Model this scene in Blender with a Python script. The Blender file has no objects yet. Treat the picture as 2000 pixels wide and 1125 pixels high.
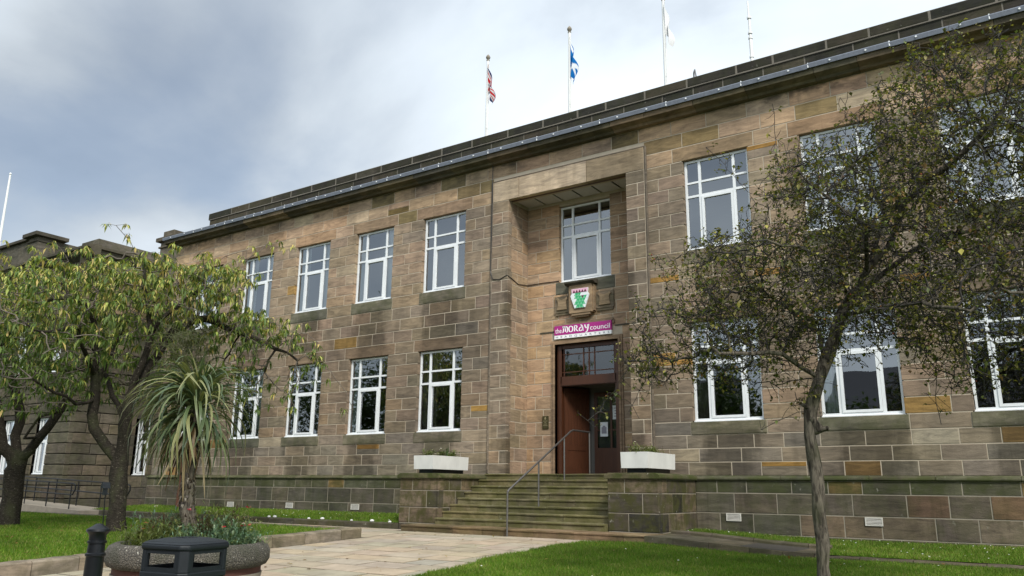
import bpy, bmesh, math, random
import numpy as np
from mathutils import Vector, Matrix
random.seed(7); rng = np.random.default_rng(11)
sc = bpy.context.scene; COL = sc.collection
PI = math.pi
# ------------------------------------------------------------------ camera
f_px, pitch, yaw, roll = 1565.43, 0.245644, 0.595684, 0.011967
C = np.array([0.0, -18.48, 1.0304])
cp, sp, cy, sy = math.cos(pitch), math.sin(pitch), math.cos(yaw), math.sin(yaw)
FW = np.array([-sy*cp, cy*cp, sp]); _r = np.array([cy, sy, 0.0]); _u = np.cross(_r, FW)
RT = math.cos(roll)*_r + math.sin(roll)*_u; UP = -math.sin(roll)*_r + math.cos(roll)*_u
cam = bpy.data.cameras.new('camera'); camo = bpy.data.objects.new('camera', cam); COL.objects.link(camo)
camo.matrix_world = Matrix(((RT[0], UP[0], -FW[0], C[0]), (RT[1], UP[1], -FW[1], C[1]), (RT[2], UP[2], -FW[2], C[2]), (0, 0, 0, 1)))
cam.sensor_width = 36; cam.lens = f_px/2000*36; cam.clip_end = 2000; cam.clip_start = 0.05
sc.camera = camo
# ------------------------------------------------------------------ world, sun, exposure
SUN_AZ, SUN_EL = math.radians(52), math.radians(42)          # azimuth clockwise from -y towards +x
sun_dir = Vector((math.sin(SUN_AZ)*math.cos(SUN_EL), -math.cos(SUN_AZ)*math.cos(SUN_EL), math.sin(SUN_EL)))
sun = bpy.data.lights.new('sun', 'SUN'); sun.energy = 2.1; sun.angle = math.radians(12); sun.color = (1, .95, .87)
suno = bpy.data.objects.new('sun', sun); COL.objects.link(suno); suno.location = (20, -20, 40)
suno.rotation_euler = sun_dir.to_track_quat('Z', 'Y').to_euler()
sc.view_settings.view_transform = 'Standard'; sc.view_settings.look = 'None'
sc.view_settings.gamma = 1; sc.view_settings.exposure = 0.75; sc.view_settings.use_curve_mapping = False
W = bpy.data.worlds.new('World'); sc.world = W; W.use_nodes = True
SKY_STRENGTH = 0.09
def build_world():
    nt = W.node_tree; nt.nodes.clear(); N = nt.nodes.new; L = nt.links.new
    out = N('ShaderNodeOutputWorld'); bg = N('ShaderNodeBackground'); L(bg.outputs[0], out.inputs[0])
    bg.inputs[1].default_value = 1.0
    sky = N('ShaderNodeTexSky'); sky.sky_type = 'NISHITA'; sky.sun_disc = False
    sky.sun_elevation = SUN_EL; sky.sun_rotation = math.atan2(sun_dir.x, sun_dir.y); sky.dust_density = 1.5
    def vm(op, a, b):
        n = N('ShaderNodeVectorMath'); n.operation = op
        for i, v in enumerate((a, b)):
            if v is None: continue
            if hasattr(v, 'links'): L(v, n.inputs[i])
            else: n.inputs[i].default_value = v
        return n
    def mt(op, a, b=None, clamp=False):
        n = N('ShaderNodeMath'); n.operation = op; n.use_clamp = clamp
        for i, v in enumerate((a, b)):
            if v is None: continue
            if hasattr(v, 'links'): L(v, n.inputs[i])
            else: n.inputs[i].default_value = v
        return n.outputs[0]
    skys = vm('MULTIPLY', sky.outputs[0], (SKY_STRENGTH,)*3).outputs[0]
    tc = N('ShaderNodeTexCoord'); d = tc.outputs['Generated']
    sep = N('ShaderNodeSeparateXYZ'); L(d, sep.inputs[0])
    # cloud layer seen from below: direction over a flattened dome
    zz = mt('ADD', mt('MAXIMUM', sep.outputs[2], 0.0), 0.28)
    cmb = N('ShaderNodeCombineXYZ'); L(mt('DIVIDE', sep.outputs[0], zz), cmb.inputs[0]); L(mt('DIVIDE', sep.outputs[1], zz), cmb.inputs[1])
    cmb.inputs[2].default_value = 3.7
    n1 = N('ShaderNodeTexNoise'); L(cmb.outputs[0], n1.inputs[0]); n1.inputs['Scale'].default_value = 1.25; n1.inputs['Detail'].default_value = 7; n1.inputs['Roughness'].default_value = .5; n1.inputs['Distortion'].default_value = .35
    n2 = N('ShaderNodeTexNoise'); L(cmb.outputs[0], n2.inputs[0]); n2.inputs['Scale'].default_value = .7; n2.inputs['Detail'].default_value = 5
    n2.inputs['Roughness'].default_value = .45
    rp = N('ShaderNodeMapRange'); rp.interpolation_type = 'SMOOTHSTEP'; L(n1.outputs[0], rp.inputs[0])
    rp.inputs[1].default_value = .30; rp.inputs[2].default_value = .52; rp.inputs[3].default_value = .55; rp.inputs[4].default_value = 1.0
    # cloud brightness: grey bellies, brighter towards the hidden sun
    dt = N('ShaderNodeVectorMath'); dt.operation = 'DOT_PRODUCT'; L(d, dt.inputs[0]); dt.inputs[1].default_value = tuple(sun_dir)
    glow = mt('POWER', mt('MAXIMUM', mt('ADD', mt('MULTIPLY', dt.outputs['Value'], .5), .5), 0.0), 1.7)
    br = mt('ADD', mt('ADD', .45, mt('MULTIPLY', glow, .50)), mt('ADD', mt('MULTIPLY', mt('SUBTRACT', n2.outputs[0], .5), .75), mt('MULTIPLY', mt('SUBTRACT', n1.outputs[0], .5), .7)))
    cc = N('ShaderNodeCombineXYZ')
    L(mt('MULTIPLY', br, .90), cc.inputs[0]); L(mt('MULTIPLY', br, 1.0), cc.inputs[1]); L(mt('MULTIPLY', br, 1.10), cc.inputs[2])
    mx = N('ShaderNodeMix'); mx.data_type = 'RGBA'; L(rp.outputs[0], mx.inputs[0]); L(skys, mx.inputs[6]); L(cc.outputs[0], mx.inputs[7])
    L(mx.outputs[2], bg.inputs[0])
build_world()

# ------------------------------------------------------------------ helpers
def pix(u, v): return FW + RT*(u-1000)/f_px + UP*(562.5-v)/f_px
def atY(u, v, y): d = pix(u, v); return C + d*(y-C[1])/d[1]
def atX(u, v, x): d = pix(u, v); return C + d*(x-C[0])/d[0]
def atD(u, v, dist): d = pix(u, v); return C + d*dist/math.hypot(d[0], d[1])
def smooth(a, b, x): t = min(1, max(0, (x-a)/(b-a))); return t*t*(3-2*t)
def G(x, y):
    z = 0.039*min(0.0, y+3.2) if y > -15 else 0.039*(-11.8)
    return z - 0.13*smooth(-8.2, -3.9, x)
def proj_scale(c):
    d = np.asarray(c)-C; return max(.1, float(d@FW))
def tag(o, label=None, cat=None, group=None, kind=None):
    if label: o['label'] = label
    if cat: o['category'] = cat
    if group: o['group'] = group
    if kind: o['kind'] = kind
    return o
def empty(name, loc=(0, 0, 0), label=None, cat=None, group=None):
    o = bpy.data.objects.new(name, None); COL.objects.link(o); o.location = loc; o.empty_display_size = .2
    tag(o, label, cat, group); return o
def link(name, me, parent=None, mat=None):
    o = bpy.data.objects.new(name, me); COL.objects.link(o)
    if mat is not None: me.materials.append(mat)
    if parent is not None:
        o.parent = parent
        o.matrix_parent_inverse = Matrix.Translation(parent_world(parent)).inverted()
    return o
def parent_world(p):
    v = Vector((0, 0, 0))
    while p is not None:
        v = v + p.location + (p.matrix_parent_inverse.translation if p.parent else Vector((0,0,0))); p = p.parent
    return v
class MB:
    def __init__(s): s.v = []; s.f = []; s.c = []; s.m = []
    def add(s, vs, fs, col=None, mi=0):
        o = len(s.v); s.v += [tuple(p) for p in vs]; s.f += [tuple(i+o for i in q) for q in fs]
        s.c += [col or (1, 1, 1, 0)]*len(vs); s.m += [mi]*len(fs); return s
    def box(s, x0, x1, y0, y1, z0, z1, col=None, mi=0):
        return s.hexa([(x0,y0,z0),(x1,y0,z0),(x1,y1,z0),(x0,y1,z0),(x0,y0,z1),(x1,y0,z1),(x1,y1,z1),(x0,y1,z1)], col, mi)
    def hexa(s, p, col=None, mi=0):
        return s.add(p, [(0,3,2,1),(4,5,6,7),(0,1,5,4),(1,2,6,5),(2,3,7,6),(3,0,4,7)], col, mi)
    def tube(s, pts, rad, n=8, cap=True, col=None, mi=0):
        pts = [Vector(p) for p in pts]
        if not hasattr(rad, '__len__'): rad = [rad]*len(pts)
        vs = []; fs = []; ref = None
        for i, p in enumerate(pts):
            t = (pts[min(i+1, len(pts)-1)]-pts[max(i-1, 0)]).normalized()
            if ref is None:
                ref = t.orthogonal().normalized()
            ref = (ref - t*ref.dot(t)); ref = ref.normalized() if ref.length > 1e-6 else t.orthogonal().normalized()
            b = t.cross(ref)
            for k in range(n):
                a = 2*PI*k/n; vs.append(p + (ref*math.cos(a)+b*math.sin(a))*rad[i])
        for i in range(len(pts)-1):
            for k in range(n):
                fs.append((i*n+k, i*n+(k+1) % n, (i+1)*n+(k+1) % n, (i+1)*n+k))
        if cap:
            fs.append(tuple(reversed(range(n)))); fs.append(tuple((len(pts)-1)*n+k for k in range(n)))
        return s.add(vs, fs, col, mi)
    def lathe(s, prof, c=(0, 0, 0), n=24, col=None, mi=0):
        vs = [(c[0]+r*math.cos(2*PI*k/n), c[1]+r*math.sin(2*PI*k/n), c[2]+z) for r, z in prof for k in range(n)]
        fs = [(i*n+k, i*n+(k+1) % n, (i+1)*n+(k+1) % n, (i+1)*n+k) for i in range(len(prof)-1) for k in range(n)]
        fs.append(tuple(reversed(range(n)))); fs.append(tuple((len(prof)-1)*n+k for k in range(n)))
        return s.add(vs, fs, col, mi)
    def prism(s, poly, axis, a0, a1, col=None, mi=0):
        # poly: list of 2D points in the plane perpendicular to axis (x: (y,z), y: (x,z), z: (x,y))
        def P(q, a): return {'x': (a, q[0], q[1]), 'y': (q[0], a, q[1]), 'z': (q[0], q[1], a)}[axis]
        n = len(poly); vs = [P(q, a0) for q in poly]+[P(q, a1) for q in poly]
        fs = [tuple(range(n)), tuple(range(2*n-1, n-1, -1))]+[(i, i+n, (i+1) % n+n, (i+1) % n) for i in range(n)]
        return s.add(vs, fs, col, mi)
    def mesh(s, name, smoothf=False, bevel=0, fixn=True):
        me = bpy.data.meshes.new(name); me.from_pydata(s.v, [], s.f)
        ca = me.color_attributes.new('Col', 'FLOAT_COLOR', 'POINT')
        ca.data.foreach_set('color', np.array(s.c, dtype=np.float32).ravel())
        if any(s.m): me.polygons.foreach_set('material_index', s.m)
        if fixn or bevel:
            bm = bmesh.new(); bm.from_mesh(me)
            if bevel: bmesh.ops.bevel(bm, geom=[e for e in bm.edges if len(e.link_faces) == 2 and e.calc_face_angle(0) > .5], offset=bevel, segments=2, affect='EDGES', profile=.5)
            bmesh.ops.recalc_face_normals(bm, faces=bm.faces); bm.to_mesh(me); bm.free()
        if smoothf:
            me.polygons.foreach_set('use_smooth', [True]*len(me.polygons))
        return me
    def build(s, name, mat, parent=None, smoothf=False, bevel=0, fixn=True):
        me = s.mesh(name, smoothf, bevel, fixn)
        o = link(name, me, parent)
        for m in (mat if isinstance(mat, (list, tuple)) else [mat]): me.materials.append(m)
        if smoothf and len(me.polygons) > 8:
            try: me.set_sharp_from_angle(angle=math.radians(40))
            except Exception: pass
        return o
def np_mesh(name, V, Fc, colors=None, mat=None, parent=None, smoothf=False):
    me = bpy.data.meshes.new(name); V = np.asarray(V, np.float32); Fc = np.asarray(Fc, np.int32); k = Fc.shape[1]
    me.vertices.add(len(V)); me.vertices.foreach_set('co', V.ravel())
    me.loops.add(Fc.size); me.loops.foreach_set('vertex_index', Fc.ravel())
    me.polygons.add(len(Fc)); me.polygons.foreach_set('loop_start', np.arange(len(Fc), dtype=np.int32)*k)
    if smoothf: me.polygons.foreach_set('use_smooth', np.ones(len(Fc), dtype=bool))
    if colors is not None:
        ca = me.color_attributes.new('Col', 'FLOAT_COLOR', 'POINT'); ca.data.foreach_set('color', np.asarray(colors, np.float32).ravel())
    me.update(calc_edges=True); me.validate()
    o = link(name, me, parent, mat); return o
def prisms(p0, p1, r0, r1, n=3):
    """vectorised open prisms for twigs"""
    d = p1-p0; d /= np.linalg.norm(d, axis=1, keepdims=True)+1e-9
    a = np.cross(d, np.where(np.abs(d[:, 2:3]) < .9, [[0, 0, 1.]], [[1., 0, 0]])); a /= np.linalg.norm(a, axis=1, keepdims=True)+1e-9
    b = np.cross(d, a); M = len(p0); V = np.zeros((M, 2*n, 3))
    for k in range(n):
        t = 2*PI*k/n; o = a*math.cos(t)+b*math.sin(t)
        V[:, k] = p0+o*r0[:, None]; V[:, n+k] = p1+o*r1[:, None]
    base = np.array([(k, (k+1) % n, n+(k+1) % n, n+k) for k in range(n)])
    Fc = (base[None]+np.arange(M)[:, None, None]*2*n).reshape(-1, 4)
    return V.reshape(-1, 3), Fc

# ------------------------------------------------------------------ materials
def nodes(name):
    m = bpy.data.materials.new(name); m.use_nodes = True; nt = m.node_tree
    return m, nt, nt.nodes['Principled BSDF']
class NB:
    def __init__(s, nt): s.nt = nt
    def n(s, t, **k):
        x = s.nt.nodes.new(t)
        for a, b in k.items(): setattr(x, a, b)
        return x
    def l(s, a, b): s.nt.links.new(a, b)
    def setin(s, sock, v):
        if hasattr(v, 'links'): s.l(v, sock)
        elif hasattr(v, '__len__') and len(v) == 3 and sock.type == 'RGBA': sock.default_value = (*v, 1)
        else: sock.default_value = v
    def math(s, op, a, b=0.0, clamp=False):
        x = s.n('ShaderNodeMath', operation=op, use_clamp=clamp); s.setin(x.inputs[0], a); s.setin(x.inputs[1], b); return x.outputs[0]
    def mix(s, fac, a, b, mode='MIX'):
        x = s.n('ShaderNodeMix', data_type='RGBA', blend_type=mode); s.setin(x.inputs[0], fac); s.setin(x.inputs[6], a); s.setin(x.inputs[7], b); return x.outputs[2]
    def rng(s, v, a, b, c=0., d=1., sm=True):
        x = s.n('ShaderNodeMapRange'); x.interpolation_type = 'SMOOTHSTEP' if sm else 'LINEAR'
        s.setin(x.inputs[0], v)
        for i, q in enumerate((a, b, c, d)): x.inputs[i+1].default_value = q
        return x.outputs[0]
    def noise(s, scale, detail=4, rough=.55, vec=None, sx=(1, 1, 1), dist=0., off=(0, 0, 0), rot=(0, 0, 0)):
        x = s.n('ShaderNodeTexNoise'); x.inputs['Scale'].default_value = scale; x.inputs['Detail'].default_value = detail
        x.inputs['Roughness'].default_value = rough; x.inputs['Distortion'].default_value = dist
        mp = s.n('ShaderNodeMapping'); mp.inputs['Scale'].default_value = sx; mp.inputs['Location'].default_value = off; mp.inputs['Rotation'].default_value = rot
        s.l(vec if vec is not None else s.pos(), mp.inputs[0]); s.l(mp.outputs[0], x.inputs[0]); return x.outputs[0]
    def pos(s):
        if not hasattr(s, '_p'): s._p = s.n('ShaderNodeNewGeometry').outputs['Position']
        return s._p
    def attr(s):
        x = s.n('ShaderNodeAttribute'); x.attribute_name = 'Col'; return x
    def bump(s, h, st, dist, bs):
        b = s.n('ShaderNodeBump'); b.inputs['Strength'].default_value = st; b.inputs['Distance'].default_value = dist; s.l(h, b.inputs['Height']); s.l(b.outputs[0], bs.inputs['Normal'])
def stone_mat(name, stain=False, moss=(.045, .055, .014), dark=.5, streak=True):
    m, nt, bs = nodes(name); b = NB(nt); at = b.attr()
    vo = b.n('ShaderNodeVectorMath', operation='MULTIPLY_ADD'); b.l(at.outputs['Color'], vo.inputs[0]); vo.inputs[1].default_value = (170, 150, 190); b.l(b.pos(), vo.inputs[2])
    bed = b.noise(1.5, 6, .68, vec=vo.outputs[0], sx=(1.0, 1.0, 5), dist=1.1, rot=(0, .14, 0))
    col = b.mix(1.0, at.outputs['Color'], b.mix(b.rng(bed, .25, .75, sm=False), (.50, .50, .51), (1.50, 1.48, 1.44)), 'MULTIPLY')
    blot = b.noise(.33, 5, .6, off=(3, 1, 7)); col = b.mix(1.0, col, b.mix(b.rng(blot, .3, .7), (.70, .72, .74), (1.28, 1.25, 1.20)), 'MULTIPLY')
    fine = b.noise(42, 4, .65); col = b.mix(.5, col, b.mix(fine, (.66, .66, .66), (1.34, 1.34, 1.34)), 'MULTIPLY')
    if streak:
        g = b.noise(.75, 6, .62, sx=(1.2, 1.2, .45), dist=.4)
        g2 = b.noise(1.6, 5, .65, sx=(2.6, 2.6, .16), off=(5, 0, 2)); g = b.math('MAXIMUM', b.rng(g, .46, .68), b.math('MULTIPLY', b.rng(g2, .52, .70), .75)); col = b.mix(b.math('MULTIPLY', g, dark), col, b.mix(1.0, col, (.44, .44, .42), 'MULTIPLY'))
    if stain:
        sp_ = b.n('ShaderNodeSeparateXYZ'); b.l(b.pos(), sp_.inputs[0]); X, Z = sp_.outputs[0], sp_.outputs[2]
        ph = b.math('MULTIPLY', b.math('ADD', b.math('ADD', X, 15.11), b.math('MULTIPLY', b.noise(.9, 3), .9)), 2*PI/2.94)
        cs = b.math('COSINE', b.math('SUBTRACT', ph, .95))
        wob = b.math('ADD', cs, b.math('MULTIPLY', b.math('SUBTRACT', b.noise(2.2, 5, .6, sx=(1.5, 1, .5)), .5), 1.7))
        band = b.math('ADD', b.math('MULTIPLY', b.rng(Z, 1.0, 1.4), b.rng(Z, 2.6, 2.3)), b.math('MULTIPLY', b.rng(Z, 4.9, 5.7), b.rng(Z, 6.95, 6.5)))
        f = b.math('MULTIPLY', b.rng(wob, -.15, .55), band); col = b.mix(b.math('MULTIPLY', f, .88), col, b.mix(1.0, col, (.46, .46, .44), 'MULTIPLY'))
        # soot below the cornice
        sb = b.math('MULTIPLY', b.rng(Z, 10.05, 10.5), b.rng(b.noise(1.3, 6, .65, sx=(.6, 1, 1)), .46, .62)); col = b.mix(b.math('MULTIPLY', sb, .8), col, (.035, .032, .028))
    mo = b.math('MULTIPLY', at.outputs['Alpha'], b.rng(b.noise(3.2, 6, .65), .38, .62)); col = b.mix(mo, col, moss)
    lich = b.math('MULTIPLY', b.rng(b.noise(9, 4, .6), .66, .72), b.math('MULTIPLY', at.outputs['Alpha'], .8)); col = b.mix(lich, col, (.30, .29, .24))
    b.l(col, bs.inputs['Base Color']); bs.inputs['Roughness'].default_value = .92; bs.inputs['Specular IOR Level'].default_value = .2
    h = b.math('ADD', b.math('MULTIPLY', b.noise(16, 5, .65, sx=(1, 1, 2.2)), .7), b.math('MULTIPLY', fine, .45)); b.bump(h, .6, .012, bs)
    return m
def plain(name, col, rough=.6, metal=0., nscale=0, namp=.25, bump=0., bscale=40, spec=.5, sx=(1, 1, 1), attr=False):
    m, nt, bs = nodes(name); b = NB(nt)
    base = b.attr().outputs['Color'] if attr else col
    if attr and col != (1, 1, 1): base = b.mix(1.0, base, col, 'MULTIPLY')
    if nscale:
        n = b.noise(nscale, 5, .62, sx=sx); base = b.mix(1.0, base, b.mix(n, (1-namp,)*3, (1+namp,)*3), 'MULTIPLY')
    b.setin(bs.inputs['Base Color'], base); bs.inputs['Roughness'].default_value = rough; bs.inputs['Metallic'].default_value = metal
    bs.inputs['Specular IOR Level'].default_value = spec
    if bump: b.bump(b.noise(bscale, 4, .6, sx=sx), bump, .01, bs)
    return m
def leaf_mat(name, trans=.35, rough=.5, spec=.3):
    m, nt, bs = nodes(name); b = NB(nt); at = b.attr(); b.l(at.outputs['Color'], bs.inputs['Base Color'])
    bs.inputs['Roughness'].default_value = rough; bs.inputs['Specular IOR Level'].default_value = spec
    tr = b.n('ShaderNodeBsdfTranslucent'); b.l(b.mix(1.0, at.outputs['Color'], (1.25, 1.35, .7), 'MULTIPLY'), tr.inputs[0])
    mx = b.n('ShaderNodeMixShader'); mx.inputs[0].default_value = trans; b.l(bs.outputs[0], mx.inputs[1]); b.l(tr.outputs[0], mx.inputs[2])
    b.l(mx.outputs[0], nt.nodes['Material Output'].inputs[0]); return m
def glass_mat(name, refl=.16):
    m, nt, bs = nodes(name); b = NB(nt); nt.nodes.remove(bs)
    gl = b.n('ShaderNodeBsdfGlossy'); gl.inputs['Roughness'].default_value = .012; gl.inputs['Color'].default_value = (.93, .97, 1, 1)
    tr = b.n('ShaderNodeBsdfTransparent'); tr.inputs[0].default_value = (.62, .68, .68, 1)
    nb = b.n('ShaderNodeBump'); nb.inputs['Strength'].default_value = .13; nb.inputs['Distance'].default_value = .02; b.l(b.noise(1.3, 1), nb.inputs['Height']); b.l(nb.outputs[0], gl.inputs['Normal'])
    fr = b.n('ShaderNodeFresnel'); fr.inputs[0].default_value = 1.52
    fac = b.math('ADD', b.math('MULTIPLY', fr.outputs[0], 1.7), refl, clamp=True)
    mx = b.n('ShaderNodeMixShader'); b.l(fac, mx.inputs[0]); b.l(tr.outputs[0], mx.inputs[1]); b.l(gl.outputs[0], mx.inputs[2])
    b.l(mx.outputs[0], nt.nodes['Material Output'].inputs[0]); return m
M = {}
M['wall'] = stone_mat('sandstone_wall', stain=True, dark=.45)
M['plinth'] = stone_mat('sandstone_mossy', dark=.7)
M['recess'] = stone_mat('sandstone_clean', dark=.35)
M['parapet'] = stone_mat('sandstone_sooty', dark=.6, moss=(.03, .033, .014))
M['pier'] = stone_mat('sandstone_blackened', dark=1.0, moss=(.055, .055, .015))
M['mortar'] = plain('mortar', (.40, .34, .26), .95, nscale=3, namp=.35)
M['mortar_dark'] = plain('mortar_weathered', (.26, .23, .18), .95, nscale=3, namp=.4)
M['upvc'] = plain('white_window_plastic', (.70, .72, .73), .4, nscale=7, namp=.16, sx=(1, 1, .3))
M['glass'] = glass_mat('window_glass', .15)
M['glass_dark'] = glass_mat('door_glass', .04)
M['interior'] = plain('interior_paint', (.10, .095, .085), .9, nscale=1, namp=.2)
M['curtain'] = plain('curtain_cloth', (.22, .19, .15), .9, nscale=30, namp=.2, sx=(1, 1, .05))
M['blind'] = plain('blind_cloth', (.74, .74, .70), .9)
M['lead'] = plain('lead_flashing', (.13, .145, .175), .55, nscale=6, namp=.4, bump=.3, bscale=9, sx=(2, 1, 1), spec=.4)
M['wood'] = plain('mahogany', (.058, .019, .007), .45, nscale=9, namp=.5, sx=(3, 3, .25), bump=.1, spec=.5)
M['steel'] = plain('brushed_steel', (.20, .19, .18), .42, .85, nscale=30, namp=.2)
M['black'] = plain('black_paint', (.007, .008, .010), .36, nscale=8, namp=.3, bump=.08, bscale=120, spec=.35)
M['bin'] = plain('black_plastic', (.010, .013, .016), .5, spec=.35, nscale=14, namp=.35, bump=.25, bscale=260)
M['whitepaint'] = plain('white_pole_paint', (.72, .72, .70), .4, nscale=3, namp=.12)
M['trough'] = plain('pale_trough_concrete', (.60, .60, .57), .8, nscale=4, namp=.22, bump=.15, bscale=60, sx=(1, 1, .4))
M['soil'] = plain('soil', (.03, .022, .015), 1, nscale=20, namp=.5, bump=.8, bscale=30)
M['step'] = stone_mat('step_stone', moss=(.085, .085, .022), dark=.75)
M['slab'] = plain('paving_slab', (1, 1, 1), .9, nscale=2.3, namp=.5, bump=.35, bscale=70, attr=True, spec=.2)
M['joint'] = plain('paving_joint', (.04, .034, .025), 1, nscale=9, namp=.5)
M['kerb'] = stone_mat('kerb_stone', moss=(.05, .05, .018), dark=.6)
M['brass'] = plain('tarnished_brass', (.085, .075, .035), .4, .6, nscale=20, namp=.3)
M['brass_text'] = plain('polished_brass', (.35, .31, .18), .4, .5)
M['magenta'] = plain('magenta_sign', (.36, .012, .19), .35)
M['white'] = plain('white_print', (.85, .85, .85), .4)
M['greytext'] = plain('grey_print', (.22, .22, .26), .5)
M['panel'] = plain('soffit_panel', (.42, .40, .38), .6, nscale=3, namp=.15)
M['paper'] = plain('paper', (.62, .66, .68), .7)
M['vent'] = plain('vent_plastic', (.55, .53, .48), .5, nscale=6, namp=.2)
M['leaf'] = leaf_mat('tree_leaf', .30)
M['hleaf'] = leaf_mat('hawthorn_leaf', .22, .55)
M['blade'] = leaf_mat('palm_leaf', .18, .42, .4)
M['grassblade'] = leaf_mat('grass_blade', .30, .6, .2)
M['flagcloth'] = plain('flag_cloth', (1, 1, 1), .8, attr=True, spec=.1)
M['flower'] = leaf_mat('petal', .3, .6, .2)
def bark(name, c1, c2, sx=(1, 1, .35), sc_=14, band=False):
    m, nt, bs = nodes(name); b = NB(nt)
    n = b.noise(sc_, 6, .65, sx=(1, 1, 3.0) if band else sx, dist=.5); n2 = b.noise(2.0, 4)
    col = b.mix(b.rng(n, .35, .65), c1, c2); col = b.mix(b.math('MULTIPLY', b.rng(n2, .5, .7), .6), col, (.055, .06, .028))
    if band:
        col = b.mix(b.rng(b.noise(38, 3, .6, sx=(.6, .6, 1.6)), .64, .70), col, (.22, .20, .15))
    b.l(col, bs.inputs['Base Color']); bs.inputs['Roughness'].default_value = .9; bs.inputs['Specular IOR Level'].default_value = .2
    b.bump(n, .9, .02, bs); return m
M['bark_cherry'] = bark('cherry_bark', (.014, .011, .008), (.038, .032, .024), band=True)
M['bark_haw'] = bark('hawthorn_bark', (.028, .023, .018), (.15, .13, .10), sx=(1, 1, .22), sc_=24)
M['twig'] = plain('twig_bark', (.034, .030, .026), .9, nscale=5, namp=.5)
M['twig_cherry'] = plain('cherry_twig_bark', (.12, .10, .08), .9, nscale=3, namp=.7)
def grass_mat():
    m, nt, bs = nodes('lawn_turf'); b = NB(nt)
    n = b.noise(1.1, 5, .6); n2 = b.noise(45, 4, .7)
    c = b.mix(n, (.05, .10, .005), (.09, .165, .010)); c = b.mix(.7, c, b.mix(n2, (.45, .45, .45), (1.5, 1.5, 1.5)), 'MULTIPLY')
    b.l(c, bs.inputs['Base Color']); bs.inputs['Roughness'].default_value = .95; bs.inputs['Specular IOR Level'].default_value = .1
    b.bump(n2, .9, .03, bs); return m
M['turf'] = grass_mat()
M['asphalt'] = plain('asphalt', (.05, .05, .05), .95, nscale=30, namp=.4, bump=.3, bscale=90)
M['pavement'] = plain('street_pavement', (.16, .15, .13), .95, nscale=4, namp=.3, bump=.2, bscale=60)
M['agg'] = None
def agg():
    m, nt, bs = nodes('exposed_aggregate'); b = NB(nt)
    v = b.n('ShaderNodeTexVoronoi'); v.inputs['Scale'].default_value = 55; b.l(b.pos(), v.inputs[0])
    c = b.mix(b.rng(v.outputs['Distance'], .1, .7), (.17, .15, .12), (.055, .05, .042))
    c = b.mix(b.rng(b.noise(28, 2), .66, .72), c, (.42, .40, .34)); c = b.mix(b.math('MULTIPLY', b.rng(b.noise(2.5, 5), .45, .65), .7), c, (.05, .05, .032))
    b.l(c, bs.inputs['Base Color']); bs.inputs['Roughness'].default_value = .95; b.bump(v.outputs['Distance'], .8, .02, bs); return m
M['agg'] = agg()
M['plainconc'] = plain('weathered_concrete', (.24, .21, .165), .9, nscale=4, namp=.4, bump=.3, bscale=50)
M['redband'] = plain('dull_red_band', (.085, .03, .022), .8, nscale=6, namp=.4)
M['post'] = plain('reddish_timber', (.085, .03, .014), .85, nscale=12, namp=.5, sx=(2, 2, .3), bump=.5, bscale=25)
M['render'] = plain('house_render', (.36, .33, .27), .9, nscale=1, namp=.2)
M['slate'] = plain('roof_slate', (.07, .07, .08), .7, nscale=8, namp=.4)

# ------------------------------------------------------------------ masonry
def jit(c, a=.12, al=0.0):
    k = 1+random.uniform(-a, a); return (c[0]*k*(1+random.uniform(-.05, .05)), c[1]*k, c[2]*k*(1+random.uniform(-.06, .06)), al)
class Masonry:
    def __init__(s, parent, mat, name='stone'): s.p = parent; s.mat = mat; s.name = name; s.items = []
    def block(s, o, ux, nn, a0, a1, z0, z1, depth, ch, col, proud=0.):
        """o origin, ux along-wall unit, nn outward normal; block a0..a1 along, z0..z1, its face on the plane"""
        o = np.asarray(o, float); ux = np.asarray(ux, float); nn = np.asarray(nn, float); zz = np.array([0, 0, 1.])
        def P(a, z, d): return tuple(o+ux*a+zz*z+nn*d)
        c = min(ch, (a1-a0)/4, (z1-z0)/4); t = proud+random.uniform(-.003, .003)
        q = [(a0, z0), (a1, z0), (a1, z1), (a0, z1)]; qi = [(a0+c, z0+c), (a1-c, z0+c), (a1-c, z1-c), (a0+c, z1-c)]
        # slightly worn corners
        qi = [(a+random.uniform(-.25, .25)*c, z+random.uniform(-.25, .25)*c) for a, z in qi]
        vs = [P(a, z, t) for a, z in qi]+[P(a, z, t-c*.8) for a, z in q]+[P(a, z, -depth) for a, z in q]
        fs = [(0, 1, 2, 3)]+[(i, 4+i, 4+(i+1) % 4, (i+1) % 4) for i in range(4)]+[(4+i, 8+i, 8+(i+1) % 4, 4+(i+1) % 4) for i in range(4)]+[(11, 10, 9, 8)]
        cen = o+ux*(a0+a1)/2+zz*(z0+z1)/2; v = C-cen; d = np.linalg.norm(v); cosn = max(0.02, float(v@nn)/d)
        rel = cen-C; dep = float(rel@FW); u_ = 1000+f_px*(rel@RT)/max(dep, .1); vv = 562.5-f_px*(rel@UP)/max(dep, .1)
        inview = 1 if (dep > 0 and -60 < u_ < 2060 and -60 < vv < 1185) else .01
        s.items.append(((a1-a0)*(z1-z0)*cosn/d**2*inview, vs, fs, col))
    def finish(s, limit=300, smallname=None):
        s.items.sort(key=lambda i: -i[0])
        for it in s.items[:limit]:
            MB().add(it[1], it[2], it[3]).build(s.name, s.mat, s.p, fixn=False)
        rest = s.items[limit:]
        if rest:
            m = MB()
            for it in rest: m.add(it[1], it[2], it[3])
            tag(m.build(smallname or s.name+'_field', s.mat, s.p, fixn=False), kind='stuff')
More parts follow.
